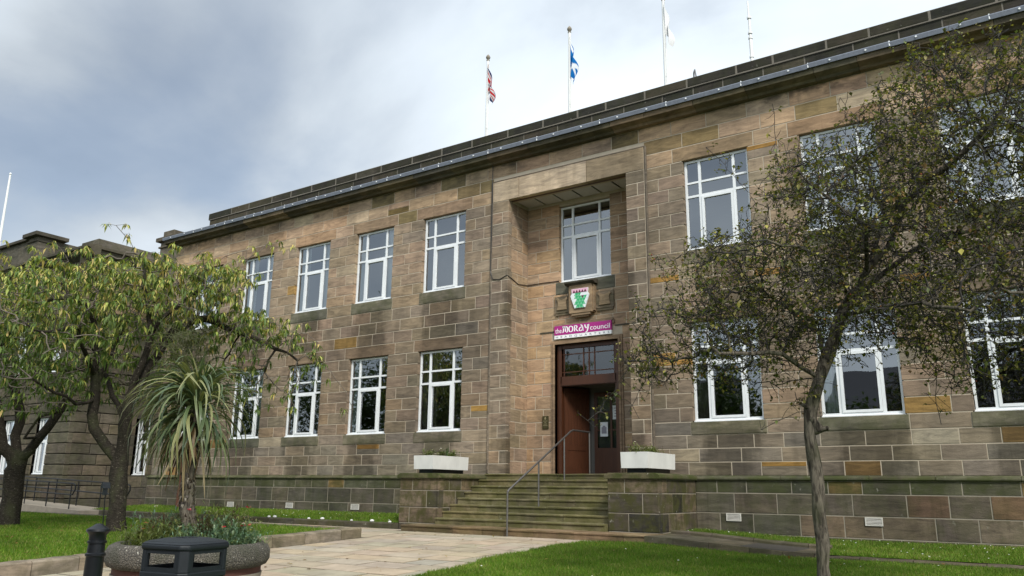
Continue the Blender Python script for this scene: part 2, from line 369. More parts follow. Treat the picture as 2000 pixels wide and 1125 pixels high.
def split(a, b, avg, par, r=.22):
    L = b-a
    n = max(1, int(round(L/avg)))
    if n == 1: return [(a, b)]
    w = [1+random.uniform(-r, r) for _ in range(n)]
    if par: w[0] *= .58; w[-1] *= 1.15
    else: w[-1] *= .62; w[0] *= 1.1
    t = sum(w); e = [a]
    for q in w: e.append(e[-1]+L*q/t)
    e[-1] = b
    return list(zip(e[:-1], e[1:]))
def wall_courses(mas, o, ux, nn, a0, a1, zs, openings, avg, tint, joint=.022, depth=.16, ch=.006, forced=None, strips=0.0, proud=0.):
    for ci, (z0, z1) in enumerate(zip(zs[:-1], zs[1:])):
        segs = [(a0, a1)]
        blk = [(x0, x1) for x0, x1, q0, q1 in openings if q0 < z1-.02 and q1 > z0+.02]
        fr = forced(z0, z1) if forced else []
        cut = sorted(blk+[(x[0], x[1]) for x in fr]); cur = a0; gaps = []
        for x0, x1 in cut:
            if x0-cur > .02: gaps.append((cur, x0))
            cur = max(cur, x1)
        if a1-cur > .02: gaps.append((cur, a1))
        blocks = [(p, q, None) for g0, g1 in gaps for p, q in split(g0, g1, avg(z0), ci % 2)]+[(x[0], x[1], x[2]) for x in fr]
        for p, q, kind in blocks:
            cc = tint((p+q)/2, (z0+z1)/2, kind); j = joint/2; hard = {round(v, 4) for v in (a0, a1, *[e for b_ in blk for e in b_])}
            p_, q_ = p+(0 if round(p, 4) in hard else j), q-(0 if round(q, 4) in hard else j)
            pr = proud+(.014 if kind == 'sill' else 0)
            if strips and kind is None and random.random() < strips and q-p > .35:
                hz = (z1-z0)*random.uniform(.3, .5); zc = z1-hz if random.random() < .6 else z0+hz
                oc = jit((.26, .15, .045) if z0 < 9.3 else (.17, .125, .05), .15)
                mas.block(o, ux, nn, p_, q_, z0+j, zc-.004, depth, ch, oc if zc < (z0+z1)/2 else cc, pr)
                mas.block(o, ux, nn, p_, q_, zc+.004, z1-j, depth, ch, cc if zc < (z0+z1)/2 else oc, pr)
            else:
                mas.block(o, ux, nn, p_, q_, z0+j, z1-j, depth, ch, cc, pr)
def core(mb, x0, x1, z0, z1, y0, y1, openings):
    xs = sorted({x0, x1, *[max(x0, min(x1, v)) for o in openings for v in o[:2]]}); zs = sorted({z0, z1, *[max(z0, min(z1, v)) for o in openings for v in o[2:]]})
    for a, b in zip(xs[:-1], xs[1:]):
        run = None
        for c, d in zip(zs[:-1], zs[1:]):
            hit = any(o[0] < (a+b)/2 < o[1] and o[2] < (c+d)/2 < o[3] for o in openings)
            if not hit: run = (run[0], d) if run else (c, d)
            if hit or d == zs[-1]:
                if run: mb.box(a, b, y0, y1, run[0], run[1])
                run = None
def lin(a, b, n): return [a+(b-a)*i/n for i in range(n+1)]

# ------------------------------------------------------------------ council building
BX0, BX1 = -29.2, 9.6
HQ = empty('council_building', (-10.74, 0, 0), 'long two storey brown sandstone civic building with white windows', 'building')
LB, LT, UB, UT = 2.64, 5.06, 6.91, 9.33
WW = 1.68
wl = [-15.95-2.94*k for k in range(5)]; wr = [-7.235+2.94*k for k in range(6)]
wins = [(x, x+WW, a, b) for x in wl+wr for a, b in ((LB, LT), (UB, UT)) if x+WW < BX1-.2]
RX0, RX1, RZ0, RZ1, RY = -12.65, -8.84, 1.43, 9.33, 1.02
SX0, SX1, SZ1 = -13.23, -8.30, 9.97
def tint_main(x, z, kind):
    if kind == 'sill': return jit((.15, .135, .10), .1, .35)
    if kind == 'lintel': return jit((.285, .20, .13) if z > 9 else (.21, .155, .108), .08)
    if kind == 'pale': return jit((.37, .30, .21), .05)
    r = random.random()
    if z > 9.3:
        if r < .12: return jit((.22, .165, .085), .1)
        if r < .26: return jit((.39, .30, .205), .06)
        return jit(random.choice([(.40, .28, .185), (.37, .265, .175), (.42, .29, .195), (.36, .26, .175)]), .06)
    if z < 2.7:
        if r < .04: return jit((.26, .16, .065), .12)
        if r < .07: return jit((.30, .25, .18), .08)
        return jit(random.choice([(.19, .16, .125), (.18, .155, .122), (.205, .168, .128), (.215, .17, .125)]), .07)
    if r < .02: return jit((.27, .165, .06), .12)
    if r < .035: return jit((.33, .26, .18), .08)
    k_ = .9+.30*smooth(3.5, 8.5, z); return jit(tuple(q*k_ for q in random.choice([(.205, .162, .118), (.225, .172, .122), (.215, .165, .12), (.245, .182, .126), (.195, .158, .118), (.23, .175, .124)])), .07)
def forced_main(z0, z1):
    fr = []
    for x in wl+wr:
        if x+WW > BX1-.2: continue
        for b, t in ((LB, LT), (UB, UT)):
            if abs(z1-b) < .02: fr.append((x-.07, x+WW+.07, 'sill'))
            if abs(z0-t) < .02:
                e = random.uniform(.12, .3); fr.append((x-e, x+WW+random.uniform(.12, .3), 'lintel'))
    return sorted(fr)
zs_main = lin(1.38, LB, 4)+lin(LB, LT, 7)[1:]+lin(LT, UB, 5)[1:]+lin(UB, UT, 7)[1:]+[9.72, 10.12, 10.52]
avg_main = lambda z: .95 if z > 9.3 else (.82 if (z < 2.6 or 5.0 < z < 6.9) else .62)
rec_open = (SX0, SX1, 1.2, SZ1)
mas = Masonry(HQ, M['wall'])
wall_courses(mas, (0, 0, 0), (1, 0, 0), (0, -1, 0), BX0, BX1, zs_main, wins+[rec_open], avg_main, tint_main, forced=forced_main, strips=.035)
# end wall of the building (faces the link)
wall_courses(mas, (BX0, 0, 0), (0, -1, 0), (-1, 0, 0), -12, -.17, zs_main, [], lambda z: .9, tint_main)
mas.finish(300, 'stone_field')
cm = MB(); core(cm, BX0+.008, BX1, -.4, 10.55, .008, .36, [(a-.03, b+.03, c-.03, d+.03) for a, b, c, d in wins]+[(RX0-.03, RX1+.03, -.5, RZ1+.03)])
cm.box(BX0+.008, BX0+.4, .36, 12, -.4, 10.55)
cm.build('wall_core', M['mortar'], HQ, fixn=False)
# the raised surround of the entrance recess
sm = Masonry(HQ, M['wall'], 'surround_stone')
zs_s = [1.43, 1.7]+lin(1.7, RZ1, 22)[1:]
def tint_s(x, z, k):
    if k == 'pale': return jit((.44, .36, .25), .04)
    if k == 'brown': return jit((.33, .24, .16), .05)
    return jit(random.choice([(.21, .165, .12), (.22, .17, .122), (.20, .16, .118), (.235, .178, .125)]), .07)
for a, b in ((SX0, RX0), (RX1, SX1)):
    for ci, (z0, z1) in enumerate(zip(zs_s[:-1], zs_s[1:])):
        k = random.choice([.38, .5, .62])
        for p, q in (((a, a+(b-a)*k), (a+(b-a)*k, b)) if ci % 2 else ((a, b),)):
            sm.block((0, 0, 0), (1, 0, 0), (0, -1, 0), p+(.011 if p != RX1 else 0), q-(.011 if q != RX0 else 0), z0+.011, z1-.011, .18, .008, tint_s(p, z0, None), .045)
for p, q, k in ((SX0, -12.3, 'pale'), (-12.3, -10.05, 'pale'), (-10.05, SX1, 'brown')):
    sm.block((0, 0, 0), (1, 0, 0), (0, -1, 0), p+.008, q-.008, RZ1+.006, SZ1-.008, .16, .008, tint_s(p, 0, k), .05)
sm.finish(300)
m = MB()                                              # rounded fillets along the surround edges
for x in (SX0-.035, SX1+.035):
    m.tube([(x, -.01, 1.45), (x, -.01, 9.98)], .035, 8)
m.tube([(SX0-.035, -.01, 9.99), (SX1+.035, -.01, 9.99)], .028, 8)
m.c = [(.16, .13, .1, 0)]*len(m.v); m.build('surround_moulding', M['wall'], HQ, smoothf=True)
m = MB(); m.box(SX0+.004, RX0-.004, -.038, .1, 1.43, 9.95); m.box(RX1+.004, SX1-.004, -.038, .1, 1.43, 9.95); m.build('surround_core', M['mortar'], HQ)
# recess walls
rm = Masonry(HQ, M['recess'], 'recess_stone')
def tint_r(x, z, k):
    if k == 'sill': return jit((.10, .095, .08), .1, .2)
    return jit(random.choice([(.32, .225, .148), (.34, .23, .145), (.295, .212, .143), (.355, .245, .158), (.31, .215, .145)]), .08)
def tint_rev(x, z, k): return jit(random.choice([(.25, .19, .132), (.27, .195, .132), (.24, .182, .13)]), .08)
DX0, DX1, DZ1 = -11.69, -9.68, 5.05
VX0, VX1, VZ0, VZ1 = -11.55, -9.87, 6.88, 9.2
zs_r = [1.43, 1.78]+lin(1.78, 5.05, 9)[1:]+lin(5.05, 6.88, 5)[1:]+lin(6.88, 9.3, 7)[1:]
wall_courses(rm, (0, RY, 0), (1, 0, 0), (0, -1, 0), RX0, RX1, zs_r, [(DX0-.12, DX1+.12, 1.3, DZ1+.12), (VX0, VX1, VZ0, VZ1)], lambda z: .5, tint_r, forced=lambda z0, z1: [(VX0-.12, VX1+.12, 'sill')] if abs(z1-VZ0) < .02 else [])
zs_v = [1.43, 1.78]+lin(1.78, 9.3, 21)[1:]
wall_courses(rm, (RX0, 0, 0), (0, 1, 0), (1, 0, 0), .13, RY+.0, zs_v, [], lambda z: .45, tint_rev, depth=.13)
wall_courses(rm, (RX1, 0, 0), (0, 1, 0), (-1, 0, 0), .13, RY+.0, zs_v, [], lambda z: .45, tint_rev, depth=.13)
rm.finish(300)
m = MB(); core(m, RX0-.2, RX1+.2, -.3, 9.6, RY+.008, RY+.4, [(DX0, DX1, 1.43, DZ1), (VX0-.03, VX1+.03, VZ0-.03, VZ1+.03)])
m.box(RX0-.3, RX0-.008, .2, RY+.4, -.3, 9.6); m.box(RX1+.008, RX1+.3, .2, RY+.4, -.3, 9.6)
m.build('recess_core', M['mortar'], HQ, fixn=False)
m = MB(); m.box(RX0-.2, RX1+.2, .02, RY+.3, 9.46, 9.62); m.box(RX0-.05, RX1+.05, .11, .21, 9.335, 9.46); m.build('soffit', M['wood'], HQ)
for i in range(6):
    w = (RX1-RX0)/6; m = MB(); m.box(RX0+i*w+.03, RX0+(i+1)*w-.03, .23, RY-.005, 9.37, 9.40); m.build('soffit_panel', M['panel'], HQ)
# door architrave
m = MB()
for i, (w, d) in enumerate(((.12, .03), (.06, .055))):
    m.box(DX0-w, DX0, RY-d, RY+.1, 1.43, DZ1+w); m.box(DX1, DX1+w, RY-d, RY+.1, 1.43, DZ1+w); m.box(DX0+.001, DX1-.001, RY-d, RY+.1, DZ1, DZ1+w-.002)
m.c = [(.25, .175, .115, 0)]*len(m.v); m.build('door_architrave', M['recess'], HQ)

# plinth
pm = Masonry(HQ, M['plinth'], 'plinth_stone')
def tint_p(x, z, k):
    left = x < -11
    r = random.random()
    if z > 1.1: return jit((.085, .083, .055) if r > .08 else (.2, .14, .06), .15, .55)
    if not left and r < .09: return jit((.14, .09, .058), .12, .2)
    if not left and r < .4: return jit((.16, .12, .085), .12, .15)
    return jit(random.choice([(.072, .066, .052), (.09, .079, .062), (.08, .072, .058), (.10, .086, .067)]) if left else random.choice([(.12, .103, .079), (.10, .088, .068), (.13, .108, .082)]), .14, .3)
zs_p = [-.35, .12, .56, 1.0, 1.27]
for a, b in ((BX0-.06, -14.5), (-7.22, BX1)):
    wall_courses(pm, (0, -.08, 0), (1, 0, 0), (0, -1, 0), a, b, zs_p, [], lambda z: .86, tint_p, depth=.09)
wall_courses(pm, (BX0-.08, 0, 0), (0, -1, 0), (-1, 0, 0), -12, -.0, zs_p, [], lambda z: .86, tint_p, depth=.09)
pm.finish(300)
m = MB()
for a, b in ((BX0-.09, -14.5), (-7.22, BX1)):
    for p, q in split(a, b, 1.5, 0):
        m2 = MB(); m2.prism([(0.02, 1.275), (-.11, 1.275), (-.13, 1.30), (-.125, 1.33), (-.10, 1.345), (0.02, 1.395)], 'x', p+.006, q-.006, jit((.10, .095, .06), .15, .75))
        m2.build('plinth_moulding', M['plinth'], HQ)
for a, b in ((BX0-.07, -14.5), (-7.22, BX1)): m.box(a, b, -.072, .004, -.35, 1.30)
m.build('plinth_core', M['mortar_dark'], HQ, fixn=False)

# cornice, lead flashing and parapet
cx = BX0-.35
for p, q in split(cx, BX1, 1.25, 0, .3):
    m = MB(); m.prism([(.2, 10.52), (-.16, 10.52), (-.20, 10.58), (-.40, 10.62), (-.42, 10.76), (.2, 10.76)], 'x', p+.005, q-.005, jit(random.choice([(.10, .085, .06), (.15, .115, .075), (.085, .075, .058), (.22, .165, .105)]), .15, .2)); m.build('cornice_stone', M['parapet'], HQ)
x = cx-.03
m = MB()
while x < BX1:
    x2 = min(BX1, x+random.uniform(1.6, 2.2)); dz = random.uniform(-.008, .008)
    m2 = MB(); m2.prism([(.11, 10.90), (-.47, 10.865), (-.485, 10.84), (-.47, 10.74), (-.455, 10.74), (-.455, 10.77), (.11, 10.77)], 'x', x, x2-.012, None); m2.v = [(a, b, c+dz) for a, b, c in m2.v]; m2.build('lead_sheet', M['lead'], HQ)
    m.tube([(x2, -.475, 10.75), (x2, -.47, 10.87), (x2, .1, 10.91)], .014, 6)
    for t in (.28, .72):
        xx = x+(x2-x)*t; m.tube([(xx, -.50, 10.80), (xx, -.48, 10.80)], .022, 8)
    x = x2
tag(m.build('lead_fixing', M['upvc'], HQ), kind='stuff')
pp = Masonry(HQ, M['parapet'], 'parapet_stone')
def tint_pp(x, z, k): return jit(random.choice([(.036, .033, .026), (.046, .041, .032), (.03, .028, .023), (.055, .047, .034)]), .15, .4)
wall_courses(pp, (0, .10, 0), (1, 0, 0), (0, -1, 0), -27.35, BX1, [10.86, 11.39], [], lambda z: 1.0, tint_pp, depth=.4, joint=.03)
wall_courses(pp, (0, .06, 0), (1, 0, 0), (0, -1, 0), -27.4, BX1, [11.39, 11.67], [], lambda z: 1.15, tint_pp, depth=.46, joint=.03, ch=.02)
wall_courses(pp, (0, .12, 0), (1, 0, 0), (0, -1, 0), -29.2, -27.35, [10.86, 11.1], [], lambda z: .8, tint_pp, depth=.4, joint=.02, ch=.02)
pp.finish(300)
m = MB(); m.box(-27.33, BX1, .106, .45, 10.8, 11.38); m.box(-27.37, BX1, .068, .45, 11.381, 11.655); m.build('parapet_core', plain('sooty_mortar', (.14, .125, .10), .95, nscale=3, namp=.4), HQ)
m = MB(); m.box(BX0+.05, BX1, .30, 12, 10.62, 10.9); m.build('flat_roof', M['lead'], HQ)
m = MB(); m.box(BX0+.4, BX1-.02, 5.2, 5.4, 0, 10.55); 
for a_, b_ in ((BX0+.4, RX0-.35), (RX1+.35, BX1-.02)): m.box(a_, b_, .37, 5.2, 5.75, 6.05); m.box(a_, b_, .37, 5.2, 9.75, 9.9)
m.box(RX0-.3, RX1+.3, RY+.42, 5.2, 5.75, 6.05); m.box(RX0-.3, RX1+.3, RY+.42, 5.2, 9.75, 9.9); m.box(BX0+.4, RX0-.35, .37, 5.2, 1.2, 1.45); m.box(RX1+.35, BX1-.02, .37, 5.2, 1.2, 1.45)
for x in [w-.62 for w in wl[1:]]+[w-.62 for w in wr[1:]]+[RX0-.4, RX1+.4]: m.box(x-.06, x+.06, .4 if x not in (RX0-.4, RX1+.4) else .4, 5.2, 1.4, 10.5)
m.build('interior_partition', M['interior'], HQ)

# ---- windows
def make_window(parent, x0, x1, z0, z1, yf, curtain=None):
    w, h = x1-x0, z1-z0; yb = yf+.07
    xa, xb = x0+w*.235, x0+w*.765; za, zb = z0+h*.595, z0+h*.748
    fr = MB(); t = .055
    fr.box(x0, x0+t, yf, yb, z0, z1); fr.box(x1-t, x1, yf, yb, z0, z1); fr.box(x0+t, x1-t, yf, yb, z0, z0+.07); fr.box(x0+t, x1-t, yf, yb, z1-t, z1)
    for xx in (xa, xb): fr.box(xx-.032, xx+.032, yf+.002, yb-.002, z0+.07, z1-t)
    for a, b in ((x0+t, xa-.032), (xa+.032, xb-.032), (xb+.032, x1-t)):
        fr.box(a, b, yf+.004, yb-.004, za-.03, za+.03); fr.box(a, b, yf+.004, yb-.004, zb-.026, zb+.026)
    fr.prism([(yf-.05, z0-.012), (yf-.05, z0+.012), (yf+.001, z0+.03), (yf+.001, z0-.012)], 'x', x0-.01, x1+.01)
    o = fr.build('window', M['upvc'], parent, bevel=0)
    s = MB(); a, b, c, d = xa+.036, xb-.036, z0+.074, za-.034; q = .058
    s.box(a, a+q, yf-.014, yb-.01, c, d); s.box(b-q, b, yf-.014, yb-.01, c, d); s.box(a+q, b-q, yf-.014, yb-.01, c, c+q); s.box(a+q, b-q, yf-.014, yb-.01, d-q, d)
    s.box((a+b)/2-.05, (a+b)/2+.05, yb-.012, yb+.02, c+.01, c+.03)
    s.build('casement', M['upvc'], o)
    cols = [(x0+t, xa-.032), (xa+.032, xb-.032), (xb+.032, x1-t)]; rows = [(z0+.07, za-.03), (za+.03, zb-.026), (zb+.026, z1-t)]
    for ci, (p, r) in enumerate(cols):
        for ri, (e, g) in enumerate(rows):
            if ci == 1 and ri == 0: p_, r_, e_, g_ = p+.06, r-.06, e+.06, g-.06
            else: p_, r_, e_, g_ = p, r, e, g
            tl = random.uniform(-.004, .004); tz = random.uniform(-.003, .003)
            pn = MB(); pn.add([(p_, yf+.035-tl, e_-.0), (r_, yf+.035+tl, e_), (r_, yf+.035+tl+tz, g_), (p_, yf+.035-tl+tz, g_)], [(0, 1, 2, 3)]); pn.build('pane', M['glass'], o, fixn=False)
    if curtain:
        for side in curtain:
            cm_ = MB(); n = 14; cw = w*random.uniform(.18, .42)
            xs = [(x0+.03+cw*i/n) if side == 'l' else (x1-.03-cw*i/n) for i in range(n+1)]
            vs = [(xx, yf+.13+.025*math.sin(i*2.2), zz) for zz in (z0, z1) for i, xx in enumerate(xs)]
            cm_.add(vs, [(i, i+1, n+2+i, n+1+i) for i in range(n)]); cm_.build('curtain', M['blind'] if z0 > 6 or random.random() < .4 else M['curtain'], o, smoothf=True, fixn=False)
    return o
cur = ['l', 'lr', 'r', 'r', 'l', 'lr', 'l', '', 'r', 'lr']
for i, (a, b, c, d) in enumerate(wins): make_window(HQ, a+.004, b-.004, c+.004, d-.004, .11, cur[(i*7) % 10])
make_window(HQ, VX0+.004, VX1-.004, VZ0+.004, VZ1, RY+.11, '')
# ---- vents in the plinth
for (u, v) in ((450, 985), (565, 987), (693, 990), (1433, 1010), (1707, 1019)):
    p = atY(u, v, -.09); m = MB(); x, z = p[0], p[2]; w, h = .17, .085
    m.box(x-w, x+w, -.10, -.07, z+h-.02, z+h); m.box(x-w, x+w, -.10, -.07, z-h, z-h+.02); m.box(x-w, x-w+.02, -.10, -.07, z-h+.02, z+h-.02); m.box(x+w-.02, x+w, -.10, -.07, z-h+.02, z+h-.02)
    for k in range(5):
        zz = z-h+.03+k*.027; m.prism([(-.098, zz), (-.096, zz+.006), (-.078, zz+.018), (-.078, zz+.012)], 'x', x-w+.02, x+w-.02)
    m.box(x-w+.01, x+w-.01, -.076, -.06, z-h+.01, z+h-.01); m.build('air_vent', M['vent'], HQ)
# ---- entrance door with fanlight, vestibule
m = MB(); y0, y1 = RY+.10, RY+.24; TZ = 3.86
m.box(DX0, DX0+.13, y0, y1, 1.43, DZ1); m.box(DX1-.13, DX1, y0, y1, 1.43, DZ1); m.box(DX0+.13, DX1-.13, y0, y1, DZ1-.12, DZ1)
m.box(DX0+.13, DX1-.13, y0-.03, y1, TZ, TZ+.27); m.box(DX0+.05, DX0+.16, y0-.03, y0, 1.43, DZ1-.05); m.box(DX1-.16, DX1-.05, y0-.03, y0, 1.43, DZ1-.05)
m.box(DX0+.13, DX1-.13, y0-.045, y0-.03, TZ+.02, TZ+.06)
door = m.build('entrance_door', M['wood'], HQ)
fx0, fx1, fz0, fz1 = DX0+.13, DX1-.13, TZ+.27, DZ1-.12; fm = MB(); xs = [.06, .42, .505, .59, .95]; fw = fx1-fx0
for t in (.045, .405, .505, .605, .955): fm.box(fx0+fw*t-.014, fx0+fw*t+.014, y0+.03, y0+.07, fz0, fz1)
for t in (.16, .80): fm.box(fx0, fx1, y0+.035, y0+.065, fz0+(fz1-fz0)*t-.013, fz0+(fz1-fz0)*t+.013)
fm.build('fanlight_bar', M['wood'], door)
ex = [0, .045, .405, .505, .605, .955, 1]; ez = [0, .16, .8, 1]
for a, b in zip(ex[:-1], ex[1:]):
    for c, d in zip(ez[:-1], ez[1:]):
        pn = MB(); pn.add([(fx0+fw*a+.012, y0+.05, fz0+(fz1-fz0)*c+.01), (fx0+fw*b-.012, y0+.05, fz0+(fz1-fz0)*c+.01), (fx0+fw*b-.012, y0+.05, fz0+(fz1-fz0)*d-.01), (fx0+fw*a+.012, y0+.05, fz0+(fz1-fz0)*d-.01)], [(0, 1, 2, 3)]); pn.build('fanlight_pane', M['glass_dark'], door, fixn=False)
# open leaf, hinged on the left jamb, swung inwards
m = MB(); lw, lh = .86, TZ-1.45
def leaf_pt(a, d): ang = math.radians(64); return (DX0+.14+a*math.cos(ang)-d*math.sin(ang), y1+a*math.sin(ang)+d*math.cos(ang))
def leaf_box(a0, a1, d0, d1, z0, z1):
    q = [leaf_pt(a0, d0), leaf_pt(a1, d0), leaf_pt(a1, d1), leaf_pt(a0, d1)]; m.hexa([(x, y, z0) for x, y in q]+[(x, y, z1) for x, y in q])
leaf_box(0, lw, 0, .045, 1.45, TZ-.01)
for a in (0, lw-.12): leaf_box(a, a+.12, -.014, -.001, 1.45, TZ-.01)
for z in (1.45, 2.1, TZ-.16): leaf_box(.12, lw-.12, -.014, -.001, z, z+.15)
for k in range(6): leaf_box(.14+k*.1, .14+k*.1+.088, -.006, -.0005, 2.26, TZ-.17)
lf = m.build('door_leaf', M['wood'], door)
m = MB(); vy = 2.08
m.box(DX0-.1, DX1+.1, vy+.06, vy+.12, 1.43, 4); m.box(DX0-.1, DX0, y1, vy, 1.43, 4); m.box(DX1, DX1+.1, y1, vy, 1.43, 4); m.box(DX0, DX1, y1, vy, 3.9, 3.95); m.box(DX0, DX1, RY+.0, vy, 1.36, 1.436)
m.build('vestibule', M['interior'], HQ)
m = MB(); ax0, ax1 = -11.02, -9.95; zt = 3.75
m.box(ax0, ax0+.1, vy-.02, vy+.04, 1.44, zt); m.box(ax1-.1, ax1, vy-.02, vy+.04, 1.44, zt); m.box(ax0+.1, ax1-.1, vy-.018, vy+.038, 1.44, 2.18); m.box(ax0+.1, ax1-.1, vy-.018, vy+.038, zt-.12, zt)
mid = (ax0+ax1)/2; m.box(mid-.03, mid+.03, vy-.016, vy+.036, 2.18, zt-.12)
for z in (2.68, 3.18): m.box(ax0+.1, mid-.03, vy-.014, vy+.034, z-.02, z+.02); m.box(mid+.03, ax1-.1, vy-.014, vy+.034, z-.02, z+.02)
idoor = m.build('inner_door', M['wood'], HQ)
for a, b in ((ax0+.1, mid-.03), (mid+.03, ax1-.1)):
    for c, d in ((2.18, 2.66), (2.7, 3.16), (3.2, zt-.12)):
        pn = MB(); pn.add([(a, vy, c), (b, vy, c), (b, vy, d), (a, vy, d)], [(0, 1, 2, 3)]); pn.build('pane', M['glass_dark'], idoor, fixn=False)
def text_mesh(s, size, ext=.002, spacing=1.0, align='LEFT'):
    cu = bpy.data.curves.new('t', 'FONT'); cu.body = s; cu.size = size; cu.extrude = ext; cu.space_character = spacing; cu.align_x = align
    o = bpy.data.objects.new('t', cu); COL.objects.link(o); bpy.context.view_layer.update()
    dg = bpy.context.evaluated_depsgraph_get(); me = bpy.data.meshes.new_from_object(o.evaluated_get(dg)); bpy.data.objects.remove(o)
    return me
def place_text(name, s, x, y, z, size, mat, parent, width=None, spacing=1.0):
    me = text_mesh(s, size, .002, spacing); co = np.zeros(len(me.vertices)*3); me.vertices.foreach_get('co', co); co = co.reshape(-1, 3)
    k = 1.0 if width is None else width/(co[:, 0].max()-co[:, 0].min()); x_ = co[:, 0].min()
    nv = np.stack([x+(co[:, 0]-x_)*k, y-co[:, 2], z+co[:, 1]], 1); me.vertices.foreach_set('co', nv.ravel()); me.materials.clear(); me.update()
    return link(name, me, parent, mat)
n1 = MB(); n1.box(mid+.06, mid+.34, vy-.03, vy-.02, 2.97, 3.36)
nt1 = empty('paper_notice', (mid+.2, vy-.03, 3.19), 'white paper notice with dark lines of print on inner door', 'notice')
n1.build('sheet', M['paper'], nt1)
m = MB()
for k, (a, b) in enumerate(((.09, .31), (.12, .28), (.12, .28), (.10, .30))): m.box(mid+a, mid+b, vy-.033, vy-.0305, 3.27-k*.075, 3.295-k*.075)
m.build('print_line', M['greytext'], nt1)
n2 = MB(); n2.box(mid-.34, mid-.10, vy-.03, vy-.02, 2.50, 2.90)
nt2 = empty('paper_poster', (mid-.25, vy-.03, 2.62), 'small pale poster with dark square picture on inner door', 'poster')
n2.build('sheet', M['paper'], nt2)
m = MB(); m.box(mid-.30, mid-.14, vy-.033, vy-.0305, 2.58, 2.76); m.prism([(mid-.27, 2.76), (mid-.17, 2.76), (mid-.19, 2.80), (mid-.25, 2.80)], 'y', vy-.033, vy-.0305); m.build('picture', M['greytext'], nt2)

# ------------------------------------------------------------------ sign, crest, plaque, cable
sg = empty('name_sign', (-10.77, RY-.02, 5.2), 'magenta and white name board above the entrance door', 'sign')
sx0, sx1, sz0, sz1 = -11.68, -9.86, 5.20, 5.575; sd = RY-.07
m = MB(); m.box(sx0, sx1, sd, RY-.002, sz0, sz1); m.build('board', M['white'], sg)
m = MB(); m.box(sx0-.001, sx1+.001, sd-.004, RY-.004, sz0+.105, sz1+.001); m.build('magenta_panel', M['magenta'], sg)
ty = sd-.0065
place_text('lettering', 'the', sx0+.035, ty, sz0+.165, .20, M['white'], sg, width=.205)
place_text('lettering', 'council', sx0+1.165, ty, sz0+.165, .20, M['white'], sg, width=.615)
place_text('lettering', 'HEADQUARTERS', sx0+.05, sd-.0025, sz0+.025, .075, M['greytext'], sg, width=1.71, spacing=2.2)
def ribbon(m, pts, w0, w1=None, y=0.0, sub=4):
    P = [Vector((a, b)) for a, b in pts]; out = []
    for i in range(len(P)-1):
        p0, p1, p2, p3 = P[max(i-1, 0)], P[i], P[i+1], P[min(i+2, len(P)-1)]
        for k in range(sub):
            t = k/sub; out.append(.5*((2*p1)+(-p0+p2)*t+(2*p0-5*p1+4*p2-p3)*t*t+(-p0+3*p1-3*p2+p3)*t**3))
    out.append(P[-1]); n = len(out); vs = []
    for i, p in enumerate(out):
        tg = (out[min(i+1, n-1)]-out[max(i-1, 0)]).normalized(); nr = Vector((-tg.y, tg.x))
        # broad-nib pen: horizontal runs thin, vertical runs thick
        w = (w0*(.45+.55*abs(tg.y)))/2
        vs += [(p.x+nr.x*w, y, p.y+nr.y*w), (p.x-nr.x*w, y, p.y-nr.y*w)]
    m.add(vs, [(2*i, 2*i+1, 2*i+3, 2*i+2) for i in range(n-1)])
def uncial(x, z, k, y):
    m = MB(); g = lambda pts, dx: [(x+(dx+a)*k, z+b*k) for a, b in pts]; w = .235*k
    S = [(0, [(.02, .92), (.14, 1.0), (.2, .8), (.2, .35), (.1, .05), (0, .0)]), (0, [(.2, .75), (.4, 1.0), (.58, .8), (.58, .1)]), (0, [(.58, .75), (.78, 1.0), (1.0, .75), (1.02, .3), (.9, .02), (.75, .05)]),
         (1.25, [(.4, 1.0), (.12, .85), (.05, .5), (.15, .12), (.42, 0), (.7, .14), (.8, .5), (.7, .86), (.4, 1.0)]),
         (2.3, [(.1, 1.0), (.12, .5), (.1, 0)]), (2.3, [(.0, .98), (.35, 1.0), (.58, .8), (.45, .52), (.15, .48)]), (2.3, [(.35, .48), (.55, .15), (.85, 0)]),
         (3.3, [(.25, 1.0), (.5, .95), (.68, .6), (.75, .1), (.9, .02)]), (3.3, [(.68, .62), (.35, .62), (.08, .4), (.1, .08), (.38, .0), (.7, .25)]),
         (4.4, [(.0, 1.0), (.12, .6), (.3, .4), (.52, .5), (.6, .95)]), (4.4, [(.78, 1.0), (.68, .5), (.55, .05), (.35, -.3), (.1, -.3)])]
    for dx, pts in S: ribbon(m, g(pts, dx), w, y=y)
    return m
uncial(sx0+.272, sz0+.170, .164, sd-.006).build('lettering', M['white'], sg, fixn=False)
m = MB(); m.prism([(sx0-.01, 5.58), (sx1+.06, 5.58), (sx1+.06, 5.62), (sx1+.02, 5.66), (sx0-.01, 5.63)], 'y', RY-.05, RY+.02, (.22, .16, .11, 0)); m.box(sx1+.02, sx1+.07, RY-.05, RY+.02, 5.5, 5.6, (.22, .16, .11, 0)); m.box(-12.2, sx0-.05, RY-.02, RY+.02, 5.42, 5.45, (.08, .07, .06, .3)); m.box(sx1+.08, -9.3, RY-.02, RY+.02, 5.42, 5.45, (.08, .07, .06, .3)); m.build('sign_ledge', M['recess'], HQ)
cr = empty('stone_bracket', (-10.75, RY, 5.8), 'carved sandstone bracket with side panels below the recess window', 'bracket')
bx0, bx1 = -11.12, -10.38
m = MB(); m.box(bx0, bx1, RY-.20, RY+.02, 5.86, 6.68); m.c = [(.25, .18, .115, 0)]*len(m.v); m.build('block', M['recess'], cr, bevel=.012)
m = MB(); m.prism([(RY+.02, 6.68), (RY-.22, 6.68), (RY-.30, 6.73), (RY-.30, 6.77), (RY+.02, 6.82)], 'x', bx0-.1, bx1+.1, (.07, .06, .05, .4)); m.build('cap', M['parapet'], cr)
